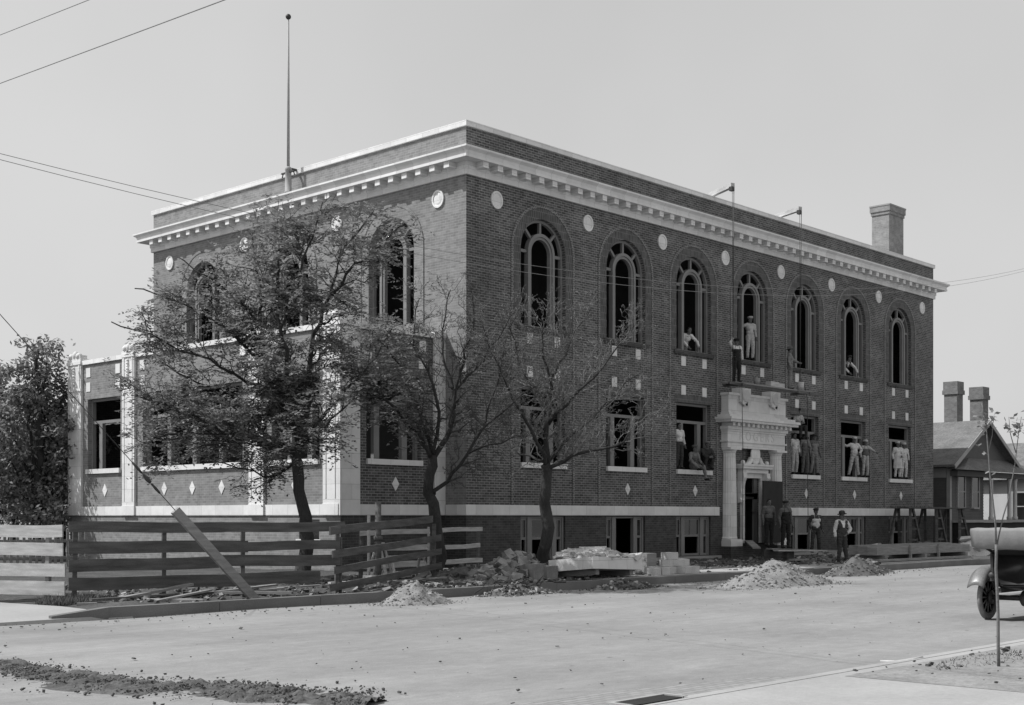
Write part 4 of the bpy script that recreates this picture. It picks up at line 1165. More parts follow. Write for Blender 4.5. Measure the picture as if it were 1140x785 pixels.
# --- half bare tree
d2 = 35.2; x0 = 487.6; r = random.Random(33); T = Tree(9); P_ = lambda x, y, b=0: px(x, y, x0, d2, b)
T.limb([(0, 0, -.15), P_(487, 612), P_(484, 570), P_(480, 540), P_(481, 515)], .20, .13, 0, 10)
T.limb([(0, 0, -.1), (0, 0, .4)], .27, .19, 0, 10)
lims = [([P_(481, 520), P_(500, 485, .2), P_(507, 440, .3), P_(520, 395, .2), P_(530, 350, .2), P_(520, 318, .3)], .085, 0),
        ([P_(481, 520), P_(470, 500, -.3), P_(455, 480, -.6), P_(430, 455, -.8), P_(400, 430, -1.0), P_(385, 420, -1.0)], .07, 1),
        ([P_(480, 518), P_(468, 470, .6), P_(450, 430, 1.0), P_(425, 390, 1.3), P_(410, 370, 1.4)], .07, 1),
        ([P_(482, 515), P_(490, 470, -.6), P_(480, 430, -1.1), P_(465, 385, -1.2), P_(470, 350, -1.2)], .065, 1),
        ([P_(483, 558), P_(497, 545, -.2), P_(520, 515, -.4), P_(535, 490, -.6), P_(560, 470, -.9), P_(600, 440, -1.2)], .065, 0),
        ([P_(535, 490, -.6), P_(548, 455, -.2), P_(558, 410, .1), P_(565, 380, .3)], .04, 0),
        ([P_(520, 515, -.4), P_(545, 505, -1), P_(580, 498, -1.6)], .03, 0),
        ([P_(507, 440, .3), P_(530, 415, .7), P_(552, 380, 1.1), P_(575, 345, 1.3)], .045, 0),
        ([P_(505, 450, .3), P_(495, 400, .6), P_(492, 355, .8), P_(500, 325, .8)], .045, 0)]
L = MB()
for pts, r0, lf in lims:
    k0 = len(T.tips)
    o, rs = T.limb(pts, r0, .012, 1, 7)
    T.sub(o, rs, 1, 2 if lf else 3, 5.2 if lf else 4.4, 1.2, .12, .9, .12)
    for o2, lev in T.tips[k0:]:
        for k in range(len(o2)):
            p = o2[k]
            xx = x0 + p.x * 1467 / d2
            prob = (.78 if xx < 462 else .16 if xx < 482 else .02) if lf else 0
            if lev < 3 and k < len(o2) // 2: continue
            if r.random() < prob:
                v = Vector((r.gauss(0, 1), r.gauss(0, 1), r.gauss(0, .3)))
                frond(L, p, v, r, r.uniform(.26, .44), 5, .024, .10)
print('tree2 leaves', len(L.f))
T.place('locust_tree', 'half bare tree with leaves only on its left side at fence end', 'tree', (-5.05, -4.0, .2), [M['bark'], M['bark_mid']], L, M['leaf'], 'street trees before the building')

# --- bare tree
d3 = 35.95; x0 = 608.1; r = random.Random(40); T = Tree(14); P_ = lambda x, y, b=0: px(x, y, x0, d3, b)
T.limb([(0, 0, -.15), P_(608, 612), P_(607, 570), P_(609, 545), P_(607, 525)], .19, .14, 0, 10)
T.limb([(0, 0, -.1), (0, 0, .4)], .25, .18, 0, 10)
lims = [([P_(607, 528), P_(611, 480, .2), P_(612, 430, .3), P_(604, 390, .3), P_(612, 350, .3)], .085),
        ([P_(607, 530), P_(598, 500, -.4), P_(580, 470, -.7), P_(560, 430, -.9), P_(545, 395, -1.0), P_(535, 365, -1.0)], .06),
        ([P_(607, 532), P_(625, 522, -.3), P_(655, 512, -.7), P_(690, 505, -1.0), P_(705, 480, -1.1), P_(735, 470, -1.2)], .07),
        ([P_(608, 525), P_(630, 500, .5), P_(660, 470, 1.0), P_(690, 440, 1.3), P_(725, 410, 1.5)], .055),
        ([P_(611, 480, .2), P_(640, 450, -.4), P_(668, 420, -.8), P_(695, 385, -1.0), P_(700, 370, -1)], .05),
        ([P_(611, 470, .2), P_(590, 435, .8), P_(575, 400, 1.1), P_(570, 370, 1.2), P_(578, 345, 1.2)], .05),
        ([P_(612, 430, .3), P_(632, 400, .6), P_(645, 370, .8), P_(660, 345, .8)], .04),
        ([P_(606, 522), P_(590, 515, .7), P_(565, 500, 1.2), P_(540, 480, 1.4), P_(515, 470, 1.5)], .045)]
for pts, r0 in lims:
    o, rs = T.limb(pts, r0, .010, 1, 7)
    T.sub(o, rs, 1, 3, 4.9, 1.35, .12, .85, .12)
T.place('bare_tree', 'leafless tree with fine sunlit twigs in front of the first windows', 'tree', (-2.5, -5.6, .2), [M['bark'], M['bark_sunlit']], None, None, 'street trees before the building')

# --- dense trees beyond the wing
def dense(seed, base, blobs, h, leafn, mat, label, lw=.10):
    r = random.Random(seed); T = Tree(seed)
    T.limb([(0, 0, -.2), (0, 0, h * .3), (.1, 0, h * .55), (0, 0, h * .9)], .24, .05, 0, 9)
    for (cx, cy, cz, rx, rz) in blobs:
        T.limb([(0, 0, h * .2 + r.random() * h * .2), (cx * .5, cy * .5, cz * .7), (cx, cy, cz)], .08, .02, 1, 6)
    L = MB()
    tot = sum(b[3] ** 2 * b[4] for b in blobs)
    for (cx, cy, cz, rx, rz) in blobs:
        nn = int(leafn * rx * rx * rz / tot); sub = []
        for k in range(max(6, nn // 34)):
            u = Vector((r.gauss(0, 1), r.gauss(0, 1), r.gauss(0, 1))).normalized() * r.uniform(.5, 1.35)
            sub.append(Vector((cx + u.x * rx, cy + u.y * rx, cz + u.z * rz)))
        for c in sub:
            for k in range(34):
                u = Vector((r.gauss(0, .20), r.gauss(0, .20), r.gauss(0, .13)))
                p = c + u
                d = Vector((r.gauss(0, 1), r.gauss(0, 1), r.gauss(-.6, .5))).normalized()
                leafquad(L, p, d, lw * r.uniform(.4, .7), lw * r.uniform(1.4, 2.6), r)
    return T.place('leafy_tree', label, 'tree', base, [M['bark'], M['bark']], L, mat, 'dense trees beyond the wing')
def cpos(x, d, z=.12):
    p = CAMP + (FV + RV * (x - 570) / 1467) * d; return (p.x, p.y, z)
rb = random.Random(77)
def blobs(h, w_, n, rb):
    out = []
    for k in range(n):
        q = (k + .5) / n; z = h * (.22 + .70 * q); ww = w_ * sqrt(max(.05, 1 - ((q - .35) / .72) ** 2))
        a = rb.uniform(0, 2 * pi); rr = ww * rb.uniform(.2, .75)
        out.append((rr * cos(a), rr * sin(a), z, max(.6, ww * .55), max(.5, h * .10)))
    out.append((0, 0, h * .93, .55, .55)); return out
dense(61, cpos(42, 50), blobs(8.6, 1.9, 14, rb), 8.8, 15000, M['leaf_dark'], 'tall pointed leafy tree close beside the end of the wing')
dense(62, cpos(-8, 53), blobs(8.3, 2.3, 14, rb), 8.4, 15000, M['leaf_dark'], 'broad dark tree at the left edge of the view')
dense(63, cpos(68, 56), blobs(6.2, 1.6, 10, rb), 6.3, 8000, M['leaf_dark'], 'lower leafy tree filling the gap next to the wing corner')
dense(64, cpos(15, 60), blobs(6.8, 2.6, 12, rb), 6.8, 9000, M['leaf_dark'], 'shadowy tree behind the two front trees')

# --- sapling in the near planting strip
base = Vector((-14.7, -23.3, .06)); dS = (base - CAMP).dot(FV); xs0 = 570 + (base - CAMP).dot(RV) / dS * 1467
T = Tree(50, .12); P_ = lambda x, y, b=0: px(x, y, 1115, dS, b)
T.limb([(0, 0, -.05), P_(1114, 690), P_(1112, 640), P_(1112, 612)], .020, .016, 0, 7)
T.limb([P_(1112, 615), P_(1108, 560), P_(1103, 510), P_(1100, 475), P_(1096, 455)], .012, .005, 0, 6)
T.limb([P_(1113, 612), P_(1120, 580), P_(1129, 545), P_(1134, 510), P_(1140, 470)], .010, .004, 0, 6)
T.limb([P_(1103, 510), P_(1107, 490), P_(1110, 470)], .007, .003, 1, 5); T.limb([P_(1134, 510), P_(1128, 490), P_(1126, 470)], .007, .003, 1, 5)
L = MB(); r = random.Random(4)
for (x, y, nn, sx, sy) in [(1100, 478, 26, 7, 14), (1106, 468, 16, 7, 6), (1094, 470, 8, 4, 4), (1097, 505, 4, 5, 6), (1128, 478, 24, 8, 8), (1138, 480, 24, 7, 10), (1108, 540, 3, 6, 10)]:
    for k in range(nn):
        p = P_(x + r.gauss(0, sx * .6), y + r.gauss(0, sy * .6), r.gauss(0, .08))
        d = Vector((r.gauss(0, 1), r.gauss(0, 1), r.gauss(-.3, .5))).normalized(); leafquad(L, p, d, .022, .075, r)
T.place('sapling', 'slender forked sapling with few top leaves in near planting strip', 'tree', tuple(base), [M['bark_grey'], M['bark_grey']], L, M['leaf_pale'])

# weeds
def weeds(base, rx, ry, n, h, label, seed):
    mb = MB(); r = random.Random(seed)
    for k in range(n):
        a = r.uniform(0, 2 * pi); q = sqrt(r.random()); x = base[0] + rx * q * cos(a); y = base[1] + ry * q * sin(a); z = base[2] - .03
        d = Vector((r.gauss(0, .5), r.gauss(0, .5), 1)).normalized(); hh = h * r.uniform(.4, 1.1); sd = Vector((r.gauss(0, 1), r.gauss(0, 1), 0)).normalized() * .012
        p = Vector((x, y, z)); e = p + d * hh + Vector((r.gauss(0, .04), r.gauss(0, .04), 0))
        mb.add([p - sd, p + sd, e], [(0, 1, 2)])
    o = mb.build('weeds', M['weed'], None, base); o.location = base; return tag(o, label, 'weeds', kind='stuff')
weeds((-16.55, -5.9, .14), .75, .55, 1500, .22, 'patch of short weeds at the foot of pale fence corner', 3)
weeds((-14.0, -22.9, .08), 1.3, .35, 500, .07, 'sparse dry grass around the sapling', 4)
weeds((-10.8, -23.1, .08), 1.6, .5, 600, .07, 'sparse dry grass on planting strip by the car', 6)
mb = MB(); r = random.Random(12)
for k in range(170):
    x = r.uniform(-16.2, -8); y = r.uniform(-24.2, -22.2); sz = abs(r.gauss(0, .03)) + .012; mb.chunk((x, y, .08), sz, r, 0, .6)
tag(mb.build('strip_clods', M['darkdirt']), 'small clods lying on near planting strip', 'dirt', kind='stuff')

# ------------------------------------------------------------------ fences
def fence(name, label, A, B, boards, mat, posts, pmat='wood_mid', th=.035, jit=.055, rise=(0, 0), hpost=1.55, side=1):
    """boards: (z centre, height, (from, to) fractions); each board and post its own part"""
    A = Vector(A); B = Vector(B); ang = math.atan2(B.y - A.y, B.x - A.x); L = (B - A).length
    t = thing(name, label, 'fence', tuple(A), ang, None)
    r = random.Random(hash(label) % 1000 if False else len(label))
    for (z, h, fr) in boards:
        mb = MB(); a, b = fr[0] * L, fr[1] * L
        z0 = z + rise[0] * fr[0] + r.uniform(-jit, jit) * .5; z1 = z + rise[1] * fr[1] + r.uniform(-jit, jit) * .5
        n = 8; vs = []; fs = []
        off = -.05 * side + r.uniform(-.008, .008)
        for i in range(n + 1):
            q = i / n; x = a + (b - a) * q; zz = z0 + (z1 - z0) * q + .008 * sin(q * 7 + z * 9)
            for (dy, dz) in ((0, -h / 2), (-th, -h / 2), (-th, h / 2), (0, h / 2)): vs.append((x, off + dy + .006 * sin(q * 5 + z * 3), zz + dz))
        for i in range(n):
            for k in range(4):
                k2 = (k + 1) % 4; fs.append((i * 4 + k, i * 4 + k2, (i + 1) * 4 + k2, (i + 1) * 4 + k))
        fs += [(0, 1, 2, 3), tuple(n * 4 + k for k in (3, 2, 1, 0))]
        mb.add(vs, fs); mb.build('board', M[mat], t)
    for q, hh in posts:
        mb = MB(); mb.beam((q * L, .0, -.3), (q * L + .02, 0, hh), .085, .085, (0, 1, 0)); mb.build('post', M[pmat], t)
    return t
fence('board_fence', 'sunlit pale board fence at the left edge beside the pavement', (-17.75, -2.9, .12), (-16.6, -5.6, .12),
      [(1.38, .24, (.35, 1)), (1.40, .20, (-1.0, .5)), (1.01, .25, (-1.0, 1)), (.64, .25, (-1.0, 1.02)), (.25, .27, (-1.0, 1.02))], 'wood_light', [(.05, 1.45), (.86, 1.36), (-.95, 1.5)])
fence('board_fence', 'long shaded board fence running in front of the low wing', (-16.58, -5.68, .14), (-11.4, -7.6, .14),
      [(1.42, .21, (0, .55)), (1.42, .20, (.42, 1.02)), (1.05, .24, (0, .64)), (1.05, .19, (.56, 1.0)), (.70, .24, (0, .53)), (.72, .23, (.53, 1.0)), (.36, .25, (.0, .62)), (.38, .25, (.60, .92))], 'wood_dark', [(.02, 1.5), (.33, 1.5), (.62, 1.5), (.99, 1.5)], 'wood_dark')
fence('board_fence', 'sagging rail fence stretching from dark fence end to half bare tree', (-11.35, -7.55, .15), (-5.6, -4.6, .15),
      [(1.36, .17, (-.1, .9)), (.84, .16, (-.08, 1.0)), (.50, .15, (-.06, 1.0)), (.16, .15, (-.1, 1.0))], 'wood_dark', [(.0, 1.2), (.94, 1.45)], 'wood_dark', rise=(.0, .22))
fence('board_fence', 'three pale boards behind the half bare tree near the wall', (-6.9, -2.9, .2), (-1.3, -1.9, .2),
      [(1.18, .13, (0, .55)), (1.20, .12, (.60, 1)), (.72, .14, (.05, .52)), (.72, .12, (.6, .98)), (.28, .16, (.0, .5)), (.28, .13, (.6, 1))], 'wood_light', [(.02, 1.3), (.55, 1.3), (.98, 1.3)], 'wood_dark')
t = thing('picket_fence', 'low picket fence in shade of the dense trees', 'fence', (-16.2, 12.0, .1), rad(-10))
for zz in (.35, .9):
    mb = MB(); mb.box(0, 9, -.03, .03, zz - .05, zz + .05); mb.build('rail', M['wood_mid'], t)
for k in range(46):
    mb = MB(); mb.box(k * .2, k * .2 + .09, -.06, -.032, .05, 1.25); mb.add([(k * .2, -.06, 1.25), (k * .2 + .09, -.06, 1.25), (k * .2 + .045, -.046, 1.33), (k * .2, -.032, 1.25), (k * .2 + .09, -.032, 1.25)], [(0, 1, 2), (3, 2, 4), (0, 2, 3), (1, 4, 2)]); mb.build('picket', M['wood_mid'], t)

# leaning guy post with its wire
base = Vector((-13.75, -7.75, .2)); tp = Vector((-15.22, -7.29, 1.91))
mb = MB(); mb.beam(base - (tp - base) * .08, tp, .17, .17); t = top(mb, 'leaning_post', M['wood_mid'], 'thick squared timber leaning left against the dark fence', 'post', tuple(base))
def ray(x, y, d): return CAMP + (FV + RV * (x - 570) / 1467 + Vector((0, 0, 1)) * (575.5 - y) / 1467) * d
mb = MB(); far = ray(0, 350, 24.3); far2 = far + (far - tp) * .8
mb.tube([tp, tp.lerp(far, .5), far, far2], .008, 5)
dirn = (far - tp).normalized()
for q, r_, l_ in ((.55, .028, .12), (.80, .045, .10), (1.08, .028, .14)):
    c = tp + dirn * q; mb.tube([c - dirn * l_, c, c + dirn * l_], [r_ * .7, r_, r_ * .7], 8)
top(mb, 'guy_wire', M['iron'], 'guy wire with small insulators rising left from the leaning timber', 'wire', tuple(tp))

# posts and trestle by the rail fence
c = CAMP + (FV + RV * (421 - 570) / 1467) * 31.5; c.z = .2
mb = MB(); mb.tube([c - Vector((0, 0, .2)), c + Vector((0, 0, 1.0)), c + Vector((0, 0, 1.93))], [.085, .08, .075], 10); mb.tube([c + Vector((0, 0, 1.02)), c + Vector((0, 0, 1.12))], .11, 10)
top(mb, 'wooden_post', M['wood_dark'], 'stout dark round post standing behind the rail fence', 'post', tuple(c))
c2 = CAMP + (FV + RV * (410.5 - 570) / 1467) * 32; c2.z = .2
mb = MB(); mb.beam(c2 - Vector((0, 0, .2)), c2 + Vector((0, 0, 1.62)), .055, .055, (0, 1, 0)); top(mb, 'stake', M['wood_light'], 'thin pale stake left of the stout round post', 'stake', tuple(c2))
def sawhorse(loc, rz, L_, h, label, mat='wood_light'):
    t = thing('sawhorse', label, 'sawhorse', loc, rz, None)
    mb = MB(); mb.box(-L_ / 2, L_ / 2, -.05, .05, h - .1, h); mb.build('beam', M[mat], t)
    for sx in (-1, 1):
        for sy in (-1, 1):
            mb = MB(); mb.beam((sx * (L_ / 2 - .12), sy * .04, h - .03), (sx * (L_ / 2 + .02), sy * .28, -.05), .06, .04); mb.build('leg', M[mat], t)
    return t
sawhorse(tuple(CAMP + (FV + RV * (423 - 570) / 1467) * 32.3 + Vector((0, 0, .2 - 1.78))), rad(40), .9, .95, 'pale splay legged sawhorse beside the stout post')
sawhorse(tuple(CAMP + (FV + RV * (452 - 570) / 1467) * 33.2 + Vector((0, 0, .2 - 1.78))), rad(10), 1.5, .62, 'low pale sawhorse left of the half bare tree')

# ------------------------------------------------------------------ piles and materials lying about
def heap(name, label, cat, c, rx, ry, h, mats, nch, csz, seed, mound=0, cm=(0,), rot=0.0, flat=.8, sharp=1.2):
    r = random.Random(seed); mb = MB(); n = 64; rows = 24; vs = []; fs = []
    cx, cy, cz = c
    def pos(q, a):
        x = q * rx * cos(a); y = q * ry * sin(a)
        wob = 1 + .22 * noise.noise(Vector((cos(a) * 1.3, sin(a) * 1.3, seed)))
        x *= wob; y *= wob
        z = h * max(0, (1 - q ** sharp)) * (1 + .35 * noise.noise(Vector((x * 1.6, y * 1.6, seed + 5)))) + .05 * noise.noise(Vector((x * 5, y * 5, seed))) + .03 * noise.noise(Vector((x * 13, y * 13, seed)))
        return (cx + x * cos(rot) - y * sin(rot), cy + x * sin(rot) + y * cos(rot), cz + max(z, 0) - .03 * q)
    for j in range(rows + 1):
        for k in range(n): vs.append(pos(j / rows, 2 * pi * k / n))
    for j in range(rows):
        for k in range(n): fs.append((j * n + k, j * n + (k + 1) % n, (j + 1) * n + (k + 1) % n, (j + 1) * n + k))
    mb.add(vs, fs, True, mound)
    for k in range(nch):
        q = sqrt(r.random()) * 1.08; a = r.uniform(0, 2 * pi); p = pos(min(q, 1.0), a)
        s_ = csz * (r.uniform(.4, 1.3) if r.random() < .8 else r.uniform(1.2, 1.8))
        if q > 1 or r.random() < .14: e_ = 1 + abs(r.gauss(0, .22)); p = pos(1.0, a); p = (cx + (p[0] - cx) * e_, cy + (p[1] - cy) * e_, cz + .01); s_ *= .6
        mb.chunk((p[0], p[1], p[2] + s_ * .08), s_, r, r.choice(cm), flat)
    return top(mb, name, mats, label, cat, c)
def W(x, y, z=.2):
    r_ = FV + RV * (x - 570) / 1467 + Vector((0, 0, 1)) * (575.5 - y) / 1467
    k_ = (z - CAMP.z) / r_.z; return CAMP + r_ * k_
heap('rubble_pile', 'heap of broken brick and stone between the two bare trees', 'rubble', (-4.6, -6.4, .17), 1.9, .85, .62, [M['darkdirt'], M['rubble']], 760, .17, 1, 0, (1, 1, 1, 0), 0.1)
heap('sand_pile', 'small pale sand heap against the kerb below the rail fence', 'sand pile', (-10.9, -9.5, 0), .95, .62, .46, [M['sand'], M['rubble']], 260, .04, 2, 0, (0, 0, 0, 1), 0, .7, 1.15)
heap('rubble_pile', 'large pale pile of plaster and rubble lying in the road', 'rubble', (.6, -10.9, 0), 2.6, 1.05, .64, [M['sand'], M['rubble'], M['plaster']], 620, .06, 3, 0, (0, 0, 0, 1), .1, .7, 1.15)
heap('dirt_pile', 'dark earth heap at the kerb right of the man in bowler', 'dirt pile', (8.0, -9.3, 0), 2.1, .8, .55, [M['darkdirt'], M['rubble']], 380, .06, 4, 0, (0, 0, 0, 1), .1, .7, 1.1)
heap('dirt_pile', 'dark earth mound at the foot of half bare tree', 'dirt pile', (-5.6, -5.6, .17), 1.5, .9, .34, [M['darkdirt'], M['rubble']], 220, .09, 5, 0, (0, 0, 0, 1))
heap('brush_pile', 'scraps and twigs swept against the kerb under the rubble heap', 'brush', (-7.2, -8.95, 0), 1.2, .42, .26, [M['darkdirt'], M['rubble'], M['wood_mid']], 260, .09, 6, 0, (0, 1, 1, 2), .05)
heap('dirt_pile', 'low scatter of dark dirt in the gutter below the white mortar box', 'dirt pile', (-3.5, -9.1, 0), 1.1, .45, .20, [M['darkdirt'], M['rubble']], 200, .09, 7, 0, (0, 0, 1))
heap('dirt_pile', 'dark spoil heap before the portal steps', 'dirt pile', (12.2, -5.6, .17), 2.2, .9, .30, [M['darkdirt'], M['rubble']], 300, .12, 8, 0, (0, 0, 1))
heap('dirt_pile', 'dark spoil under the long shaded fence', 'dirt pile', (-14.2, -6.0, .12), 2.0, .8, .24, [M['darkdirt'], M['rubble']], 320, .10, 9, 0, (0, 0, 1), -.35)
heap('rubble_pile', 'small heap of white stones beside the man in flat cap', 'rubble', (18.9, -4.2, .17), .8, .5, .42, [M['rubble'], M['plaster']], 90, .22, 10, 0, (0, 1))
mb = MB(); r = random.Random(90)
for k in range(26):
    p = Vector((-7.2 + r.gauss(0, .5), -8.8 + r.gauss(0, .2), .1 + r.random() * .22)); d = Vector((r.gauss(.6, .5), r.gauss(.3, .3), r.gauss(.1, .15))).normalized() * r.uniform(.3, .9)
    mb.tube([p - d * .5, p + Vector((0, 0, r.gauss(0, .03))), p + d * .5], [.016, .013, .006], 5)
top(mb, 'fallen_branches', M['bark'], 'tangle of dark fallen twigs lying over the kerb', 'branches', (-7.2, -8.8, .02))

# mortar box
t = thing('mortar_box', 'white shallow mortar box tipped on the pavement and heaped with white lumps', 'mortar box', (-2.92, -7.7, .22), rad(2))
Rt = Matrix.Rotation(rad(-5), 4, 'X') @ Matrix.Rotation(rad(2.5), 4, 'Y')
def ob(mb, x0, x1, y0, y1, z0, z1):
    Mx = Rt.copy(); Mx = Matrix.Translation((0, 0, .16)) @ Rt @ Matrix.Translation(((x0 + x1) / 2, (y0 + y1) / 2, (z0 + z1) / 2)); mb.obox(Mx, x1 - x0, y1 - y0, z1 - z0)
mb = MB(); ob(mb, -1.0, 1.0, -.66, .66, 0, .05); mb.build('box_floor', M['wood_light'], t)
for nm, q in (('side_board', (-1.05, 1.05, -.72, -.662, 0, .30)), ('side_board', (-1.05, 1.05, .662, .72, 0, .30)), ('end_board', (-1.06, -1.002, -.66, .66, 0, .30)), ('end_board', (1.002, 1.06, -.66, .66, 0, .30))):
    mb = MB(); ob(mb, *q); mb.build(nm, M['terra'], t)
mb = MB(); r = random.Random(6)
for k in range(150):
    x = r.uniform(-.92, .92); y = r.uniform(-.6, .6); h = .28 + .26 * max(0, 1 - (x / 1.1) ** 2) * max(.2, 1 - ((y - .2) / .9) ** 2) + r.uniform(-.05, .05)
    Mx = Matrix.Translation((0, 0, .16)) @ Rt @ Matrix.Translation((x, y, h)) @ Matrix.Rotation(r.uniform(0, 6), 4, 'Z') @ Matrix.Rotation(r.gauss(0, .35), 4, 'X')
    mb.obox(Mx, r.uniform(.18, .45), r.uniform(.12, .28), r.uniform(.05, .11), 0, .25, r)
ob(mb, -.98, .98, -.64, .64, .06, .26)
mb.build('plaster_heap', M['plaster'], t)
mb = MB(); ob(mb, -.8, -.65, -.6, .6, -.14, -.002); ob(mb, .65, .8, -.6, .6, -.14, -.002); mb.build('sleeper', M['wood_mid'], t)
# barrel end / sack behind it
mb = MB(); mb.lathe([(.05, 0), (.24, .02), (.28, .3), (.27, .55), (.18, .68), (.05, .70)], (-1.5, -6.5, .2), 16, None, True, 0, 1.2, .9); top(mb, 'cement_sack', M['sack'], 'pale cement sack standing behind right end of the mortar box', 'sack', (-1.5, -6.5, .2))
for k, (x, y) in enumerate([(-4.75, -7.2), (-4.35, -7.3)]):
    mb = MB(); mb.box(x - .2, x + .2, y - .16, y + .16, .2, .2 + .40 - .06 * k); top(mb, 'stone_block', M['rubble'], ['upright pale stone slab left of the mortar box', 'second stone slab touching left end of mortar box'][k], 'stone block', (x, y, .2))

# cut stone blocks stacked at the kerb
r = random.Random(70); cnt = 0
lay = []
for k in range(5): lay.append((-.9 + k * .46, -8.05 + .09 * (k % 3), 0))
for k in range(4): lay.append((-.3 + k * .44, -7.55, 0))
for k in range(3): lay.append((.05 + k * .44, -7.75 + .06 * k, 1))
for k in range(1): lay.append((.35 + k * .44, -7.65, 2))
for (x, y, lv) in lay:
    mb = MB(); Mx = Matrix.Rotation(r.gauss(0, .35), 4, 'Z'); Mx.translation = (x, y, .215 + .095 + .195 * lv)
    mb.obox(Mx, r.uniform(.30, .40), r.uniform(.24, .36), .19, 0, .08, r)
    top(mb, 'stone_block', M['stone'], 'squared pale stone block in the jumbled stack near the kerb before third window', 'stone block', (x, y, .215 + .195 * lv), 'stacked stone blocks')
mb = MB(); mb.box(.3, .75, -6.9, -6.5, .2, .75); top(mb, 'wooden_crate', M['wood_mid'], 'small dark crate standing behind the stacked stone blocks', 'crate', (.5, -6.7, .2))
# planks
def plank(p0, p1, w_, th, mat, label, name='plank'):
    mb = MB(); mb.beam(p0, p1, w_, th); return top(mb, name, M[mat], label, 'plank', tuple(p0))
plank((15.9, -.15, .82), (13.0, -2.4, .60), .30, .05, 'wood_mid', 'gangplank sloping down from the doorway')
plank((12.7, -3.1, .60), (18.2, -4.6, .40), .32, .05, 'wood_mid', 'long gangplank on which the two door men stand')
plank((12.4, -3.6, .55), (15.0, -4.1, .50), .28, .05, 'wood_light', 'short pale plank in front of the door men')
mb = MB(); mb.box(13.0, 13.5, -3.7, -2.7, .15, .57); top(mb, 'plank_block', M['wood_dark'], 'dark block propping up the gangplank', 'block', (13.2, -3.2, .15))
mb = MB(); mb.box(15.6, 16.0, -4.4, -3.6, .12, .42); top(mb, 'plank_block', M['stone'], 'pale stone block under middle of the long gangplank', 'block', (15.8, -4.0, .12))
mb = MB(); mb.box(17.6, 18.1, -4.9, -4.2, .12, .36); top(mb, 'plank_block', M['stone'], 'pale stone block under right end of the long gangplank', 'block', (17.8, -4.5, .12))
plank((10.2, -5.6, .30), (13.6, -5.9, .30), .25, .06, 'wood_mid', 'plank lying on the ground behind man in bowler')
plank((-1.2, -5.5, .32), (2.4, -5.2, .34), .3, .12, 'wood_dark', 'dark timber lying before the second basement window')
plank((-.6, -5.1, .45), (1.9, -4.9, .42), .2, .10, 'wood_mid', 'thinner timber lying on top of the dark timber')
plank((-16.0, -6.7, .22), (-14.4, -6.6, .42), .16, .05, 'wood_mid', 'plank with one end raised below the long shaded fence')
plank((-15.85, -7.3, .20), (-15.0, -7.9, .18), .14, .05, 'wood_light', 'short pale plank lying by kerb near fence corner')
plank((-14.1, -7.0, .26), (-12.7, -7.6, .22), .26, .05, 'wood_light', 'wide pale board lying at the foot of leaning timber')
plank((-16.9, -6.6, .14), (-16.6, -6.8, .14), .10, .05, 'wood_mid', 'bit of plank on the pale pavement by fence')
plank((-8.9, -5.6, .35), (-7.2, -5.1, .32), .25, .08, 'wood_light', 'pale plank on the ground behind the rail fence')
plank((-10.1, -6.4, .30), (-8.6, -6.0, .34), .14, .06, 'wood_light', 'short pale plank near the sawhorse')
rs_ = random.Random(44)
for k in range(16):
    if k < 8: x, y = rs_.uniform(-16.2, -12.2), rs_.uniform(-7.9, -6.4); lab, gr = 'scrap board lying among the debris below the long dark fence', 'scrap boards below the dark fence'
    else: x, y = rs_.uniform(-10.8, -6.2), rs_.uniform(-7.9, -5.2); lab, gr = 'scrap board lying in the dirt around the rail fence', 'scrap boards round the rail fence'
    a_ = rs_.gauss(.1, .8); l_ = rs_.uniform(.35, 1.1); z_ = plot_h(x, y) + .05
    o = plank((x - l_ * cos(a_), y - l_ * .5 * sin(a_), z_), (x + l_ * cos(a_), y + l_ * .5 * sin(a_), z_ + rs_.uniform(0, .14)), rs_.uniform(.07, .18), .035, rs_.choice(['wood_light', 'wood_mid', 'wood_mid', 'wood_dark']), lab); o['group'] = gr
lath = [W(980, 736, .03) , W(1000, 737, .03), W(1015, 734.5, .035), W(1027, 731.5, .05)]
mb = MB(); mb.tube(lath, [.012, .018, .018, .012], 6); top(mb, 'lath', M['wood_light'], 'pale bent strip of lath lying beside the near kerb', 'lath', tuple(lath[0]))

# dark board panel at the door
mb = MB(); mb.beam((16.02, -.75, 1.98), (17.80, -.55, 1.98), .05, 2.5); o = top(mb, 'door_panel', M['board_black'], 'large black board panel standing across the doorway behind two men', 'panel', (16.9, -.65, .72))

# timber stack at right with sacks, planks, trestle
t = thing('timber_stack', 'long stack of heavy squared timbers on sleepers by the far kerb', 'timber stack', (16.6, -6.4, .2), rad(0))
for j in range(3):
    mb = MB(); mb.box(-3.3 + .1 * j, 4.3 + .12 * j, -.75 + j * .42, -.37 + j * .42, .22, .50 + .03 * j); mb.build('timber', M['wood_mid'], t)
for x in (-2.9, .2, 3.7):
    mb = MB(); mb.box(x, x + .2, -.85, .6, .0, .215); mb.build('sleeper', M['wood_mid'], t)
for x in (-.9, 1.4):
    mb = MB(); mb.box(x, x + .09, -.84, -.76, .0, .56); mb.build('stake', M['wood_mid'], t)
plank((12.2, -7.7, .27), (19.0, -7.9, .27), .3, .07, 'wood_mid', 'long plank lying along the kerb before timber stack')
heap('sack_heap', 'heap of pale cement sacks at right end of the timber stack', 'sacks', (22.7, -6.4, .2), 1.9, .7, .62, [M['sack'], M['plaster']], 26, .5, 12, 0, (0, 1), 0, .45, 2.0)
heap('dirt_pile', 'low earth bank behind the timber stack', 'dirt pile', (24.0, -4.0, .17), 4.0, 1.2, .5, [M['darkdirt'], M['rubble']], 200, .14, 13, 0, (0, 0, 1))
t = thing('trestle_scaffold', 'dark timber trestle scaffold against the far right corner of the building', 'scaffold', (30.2, -1.1, .18))
